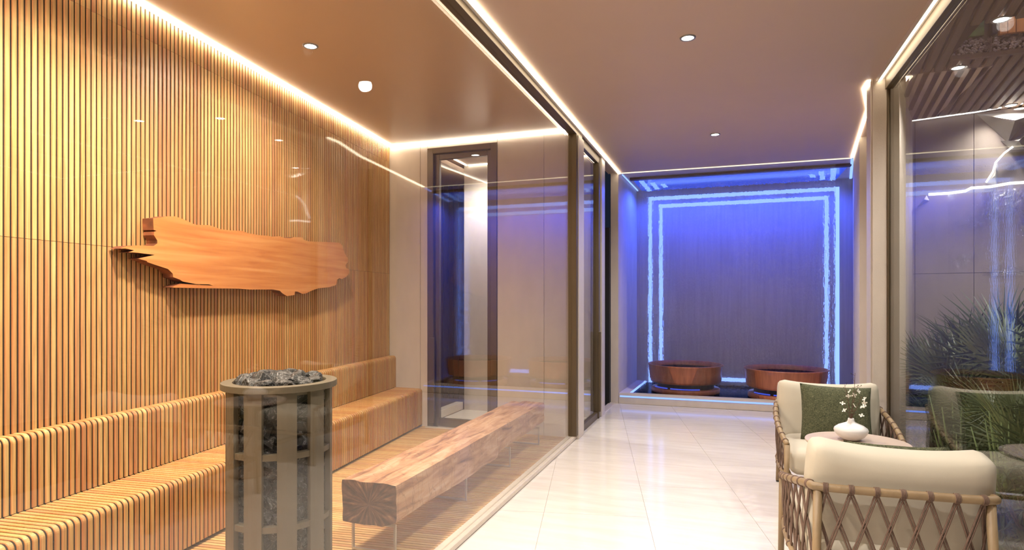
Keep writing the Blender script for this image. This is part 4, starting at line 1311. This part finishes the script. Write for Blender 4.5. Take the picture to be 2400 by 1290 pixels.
shrub('dark leafy shrub at the garden glass next to the near chair rail', 1.34, 3.36, 0.62, 420, 51, 'shrub')
shrub('dark leafy shrub at the garden glass behind the reed clump', 1.36, 3.95, 0.55, 420, 52, 'shrub')
shrub('leafy shrub at the garden glass behind the far chair arm', 1.36, 4.40, 0.50, 380, 53, 'shrub')
shrub('leafy shrub at the garden glass near the foot of the bronze post', 1.38, 4.78, 0.42, 360, 54, 'shrub')

# lit rock sculpture on the garden wall
def gw(s, z, o): x, y = gp(s, o); return (x, y, z)
rk = thing('wall_sculpture', 'white faceted rock sculpture with light edges high on the garden wall', 'sculpture', (0, 0, 0))
def shard(name, pts, apex, mat):
    """faceted wedge: outline on the wall (s, z) with a raised apex (s, z, out)"""
    b = B()
    base = [b.bm.verts.new(gw(s, z, 0.002)) for s, z in pts]
    a = b.bm.verts.new(gw(*apex[:2], apex[2]))
    for i in range(len(base)): b.bm.faces.new((base[i], base[(i + 1) % len(base)], a))
    b.bm.faces.new(base[::-1])
    return b.build(name, mat, rk)
def s_of(px, py):
    """place along the garden wall of a point measured on the photograph"""
    th = math.atan(505 / 1430); s, c = math.sin(th), math.cos(th)
    u = (px - 1200) / 1430
    d = Vector((-s + u * c, c + u * s)); k = GA.dot(gn) / d.dot(gn)
    return (d * k - GA).dot(gd), 1.3 - k * (py - 703) / 1430
shard('shard', [s_of(2289, 268), s_of(2362, 335), s_of(2400, 290), s_of(2440, 262)], (*s_of(2375, 290), 0.12), 'plaster_white')
shard('shard', [s_of(2362, 335), s_of(2345, 330), s_of(2372, 352), s_of(2400, 350), s_of(2420, 300)], (*s_of(2385, 335), 0.08), 'plaster_white')
shard('shard', [s_of(2338, 380), s_of(2310, 430), s_of(2336, 436), s_of(2340, 400)], (*s_of(2330, 415), 0.06), 'plaster_white')
shard('shard', [s_of(2172, 458), s_of(2150, 485), s_of(2178, 470)], (*s_of(2165, 470), 0.05), 'plaster_white')
def ledline(pts, r):
    b = B(); b.tube([gw(*s_of(*p), 0.05) for p in pts], r, 6); b.build('light_edge', 'led_thin2', rk)
M['led_thin2'] = emit('cool_white_edge', (1.0, 0.96, 0.9), 2.2)
ledline([(2372, 347), (2352, 362), (2332, 384), (2326, 405), (2310, 430)], 0.008)
ledline([(2176, 458), (2225, 455), (2262, 450), (2275, 443), (2320, 440), (2366, 432), (2400, 430)], 0.012)
ledline([(2118, 289), (2200, 278), (2289, 266), (2400, 246)], 0.006)
# crinkled glossy sheet added to imitate mirrored water ripples on the panels
def film_mat():
    m = bpy.data.materials.new('rippled_film'); m.use_nodes = True
    nt = m.node_tree; nt.nodes.remove(nt.nodes['Principled BSDF'])
    tc = N(nt, 'ShaderNodeTexCoord'); nz = N(nt, 'ShaderNodeTexNoise'); nz.inputs['Scale'].default_value = 26; nz.inputs['Detail'].default_value = 5; nz.inputs['Distortion'].default_value = 1.2
    nt.links.new(tc.outputs['Object'], nz.inputs[0])
    bp = N(nt, 'ShaderNodeBump'); bp.inputs['Strength'].default_value = 1.0; bp.inputs['Distance'].default_value = 0.035
    nt.links.new(nz.outputs[0], bp.inputs['Height'])
    gl = N(nt, 'ShaderNodeBsdfGlossy'); gl.inputs['Roughness'].default_value = 0.12
    nt.links.new(bp.outputs[0], gl.inputs['Normal'])
    t = N(nt, 'ShaderNodeBsdfTransparent')
    mx = N(nt, 'ShaderNodeMixShader')
    n3 = N(nt, 'ShaderNodeTexNoise'); n3.inputs['Scale'].default_value = 3.2; n3.inputs['Detail'].default_value = 3
    nt.links.new(tc.outputs['Object'], n3.inputs[0])
    mk = ramp(nt, [(0.46, (0, 0, 0)), (0.60, (0.32, 0.32, 0.32))])
    nt.links.new(n3.outputs[0], mk.inputs[0]); nt.links.new(mk.outputs[0], mx.inputs[0])
    nt.links.new(t.outputs[0], mx.inputs[1]); nt.links.new(gl.outputs[0], mx.inputs[2])
    nt.links.new(mx.outputs[0], nt.nodes['Material Output'].inputs[0])
    return m
M['film'] = film_mat()
fl_ = B()
ns, nz_ = 40, 50
gv = {}
for i in range(ns + 1):
    for j in range(nz_ + 1):
        s = 0.42 + (1.5 - 0.42) * i / ns; z = 1.50 + 0.72 * j / nz_
        o = 0.02 + 0.012 * noise.noise(Vector((s * 9, z * 13, 2))) + 0.006 * noise.noise(Vector((s * 30, z * 36, 5)))
        gv[i, j] = fl_.bm.verts.new(gw(s, z, o))
for i in range(ns):
    for j in range(nz_):
        fl_.bm.faces.new((gv[i, j], gv[i + 1, j], gv[i + 1, j + 1], gv[i, j + 1]))
film = fl_.build('ripple_sheet', 'film', smooth=True)
film['label'] = 'rippled sheet added to imitate mirrored water on the grey garden wall panels'; film['category'] = 'water'
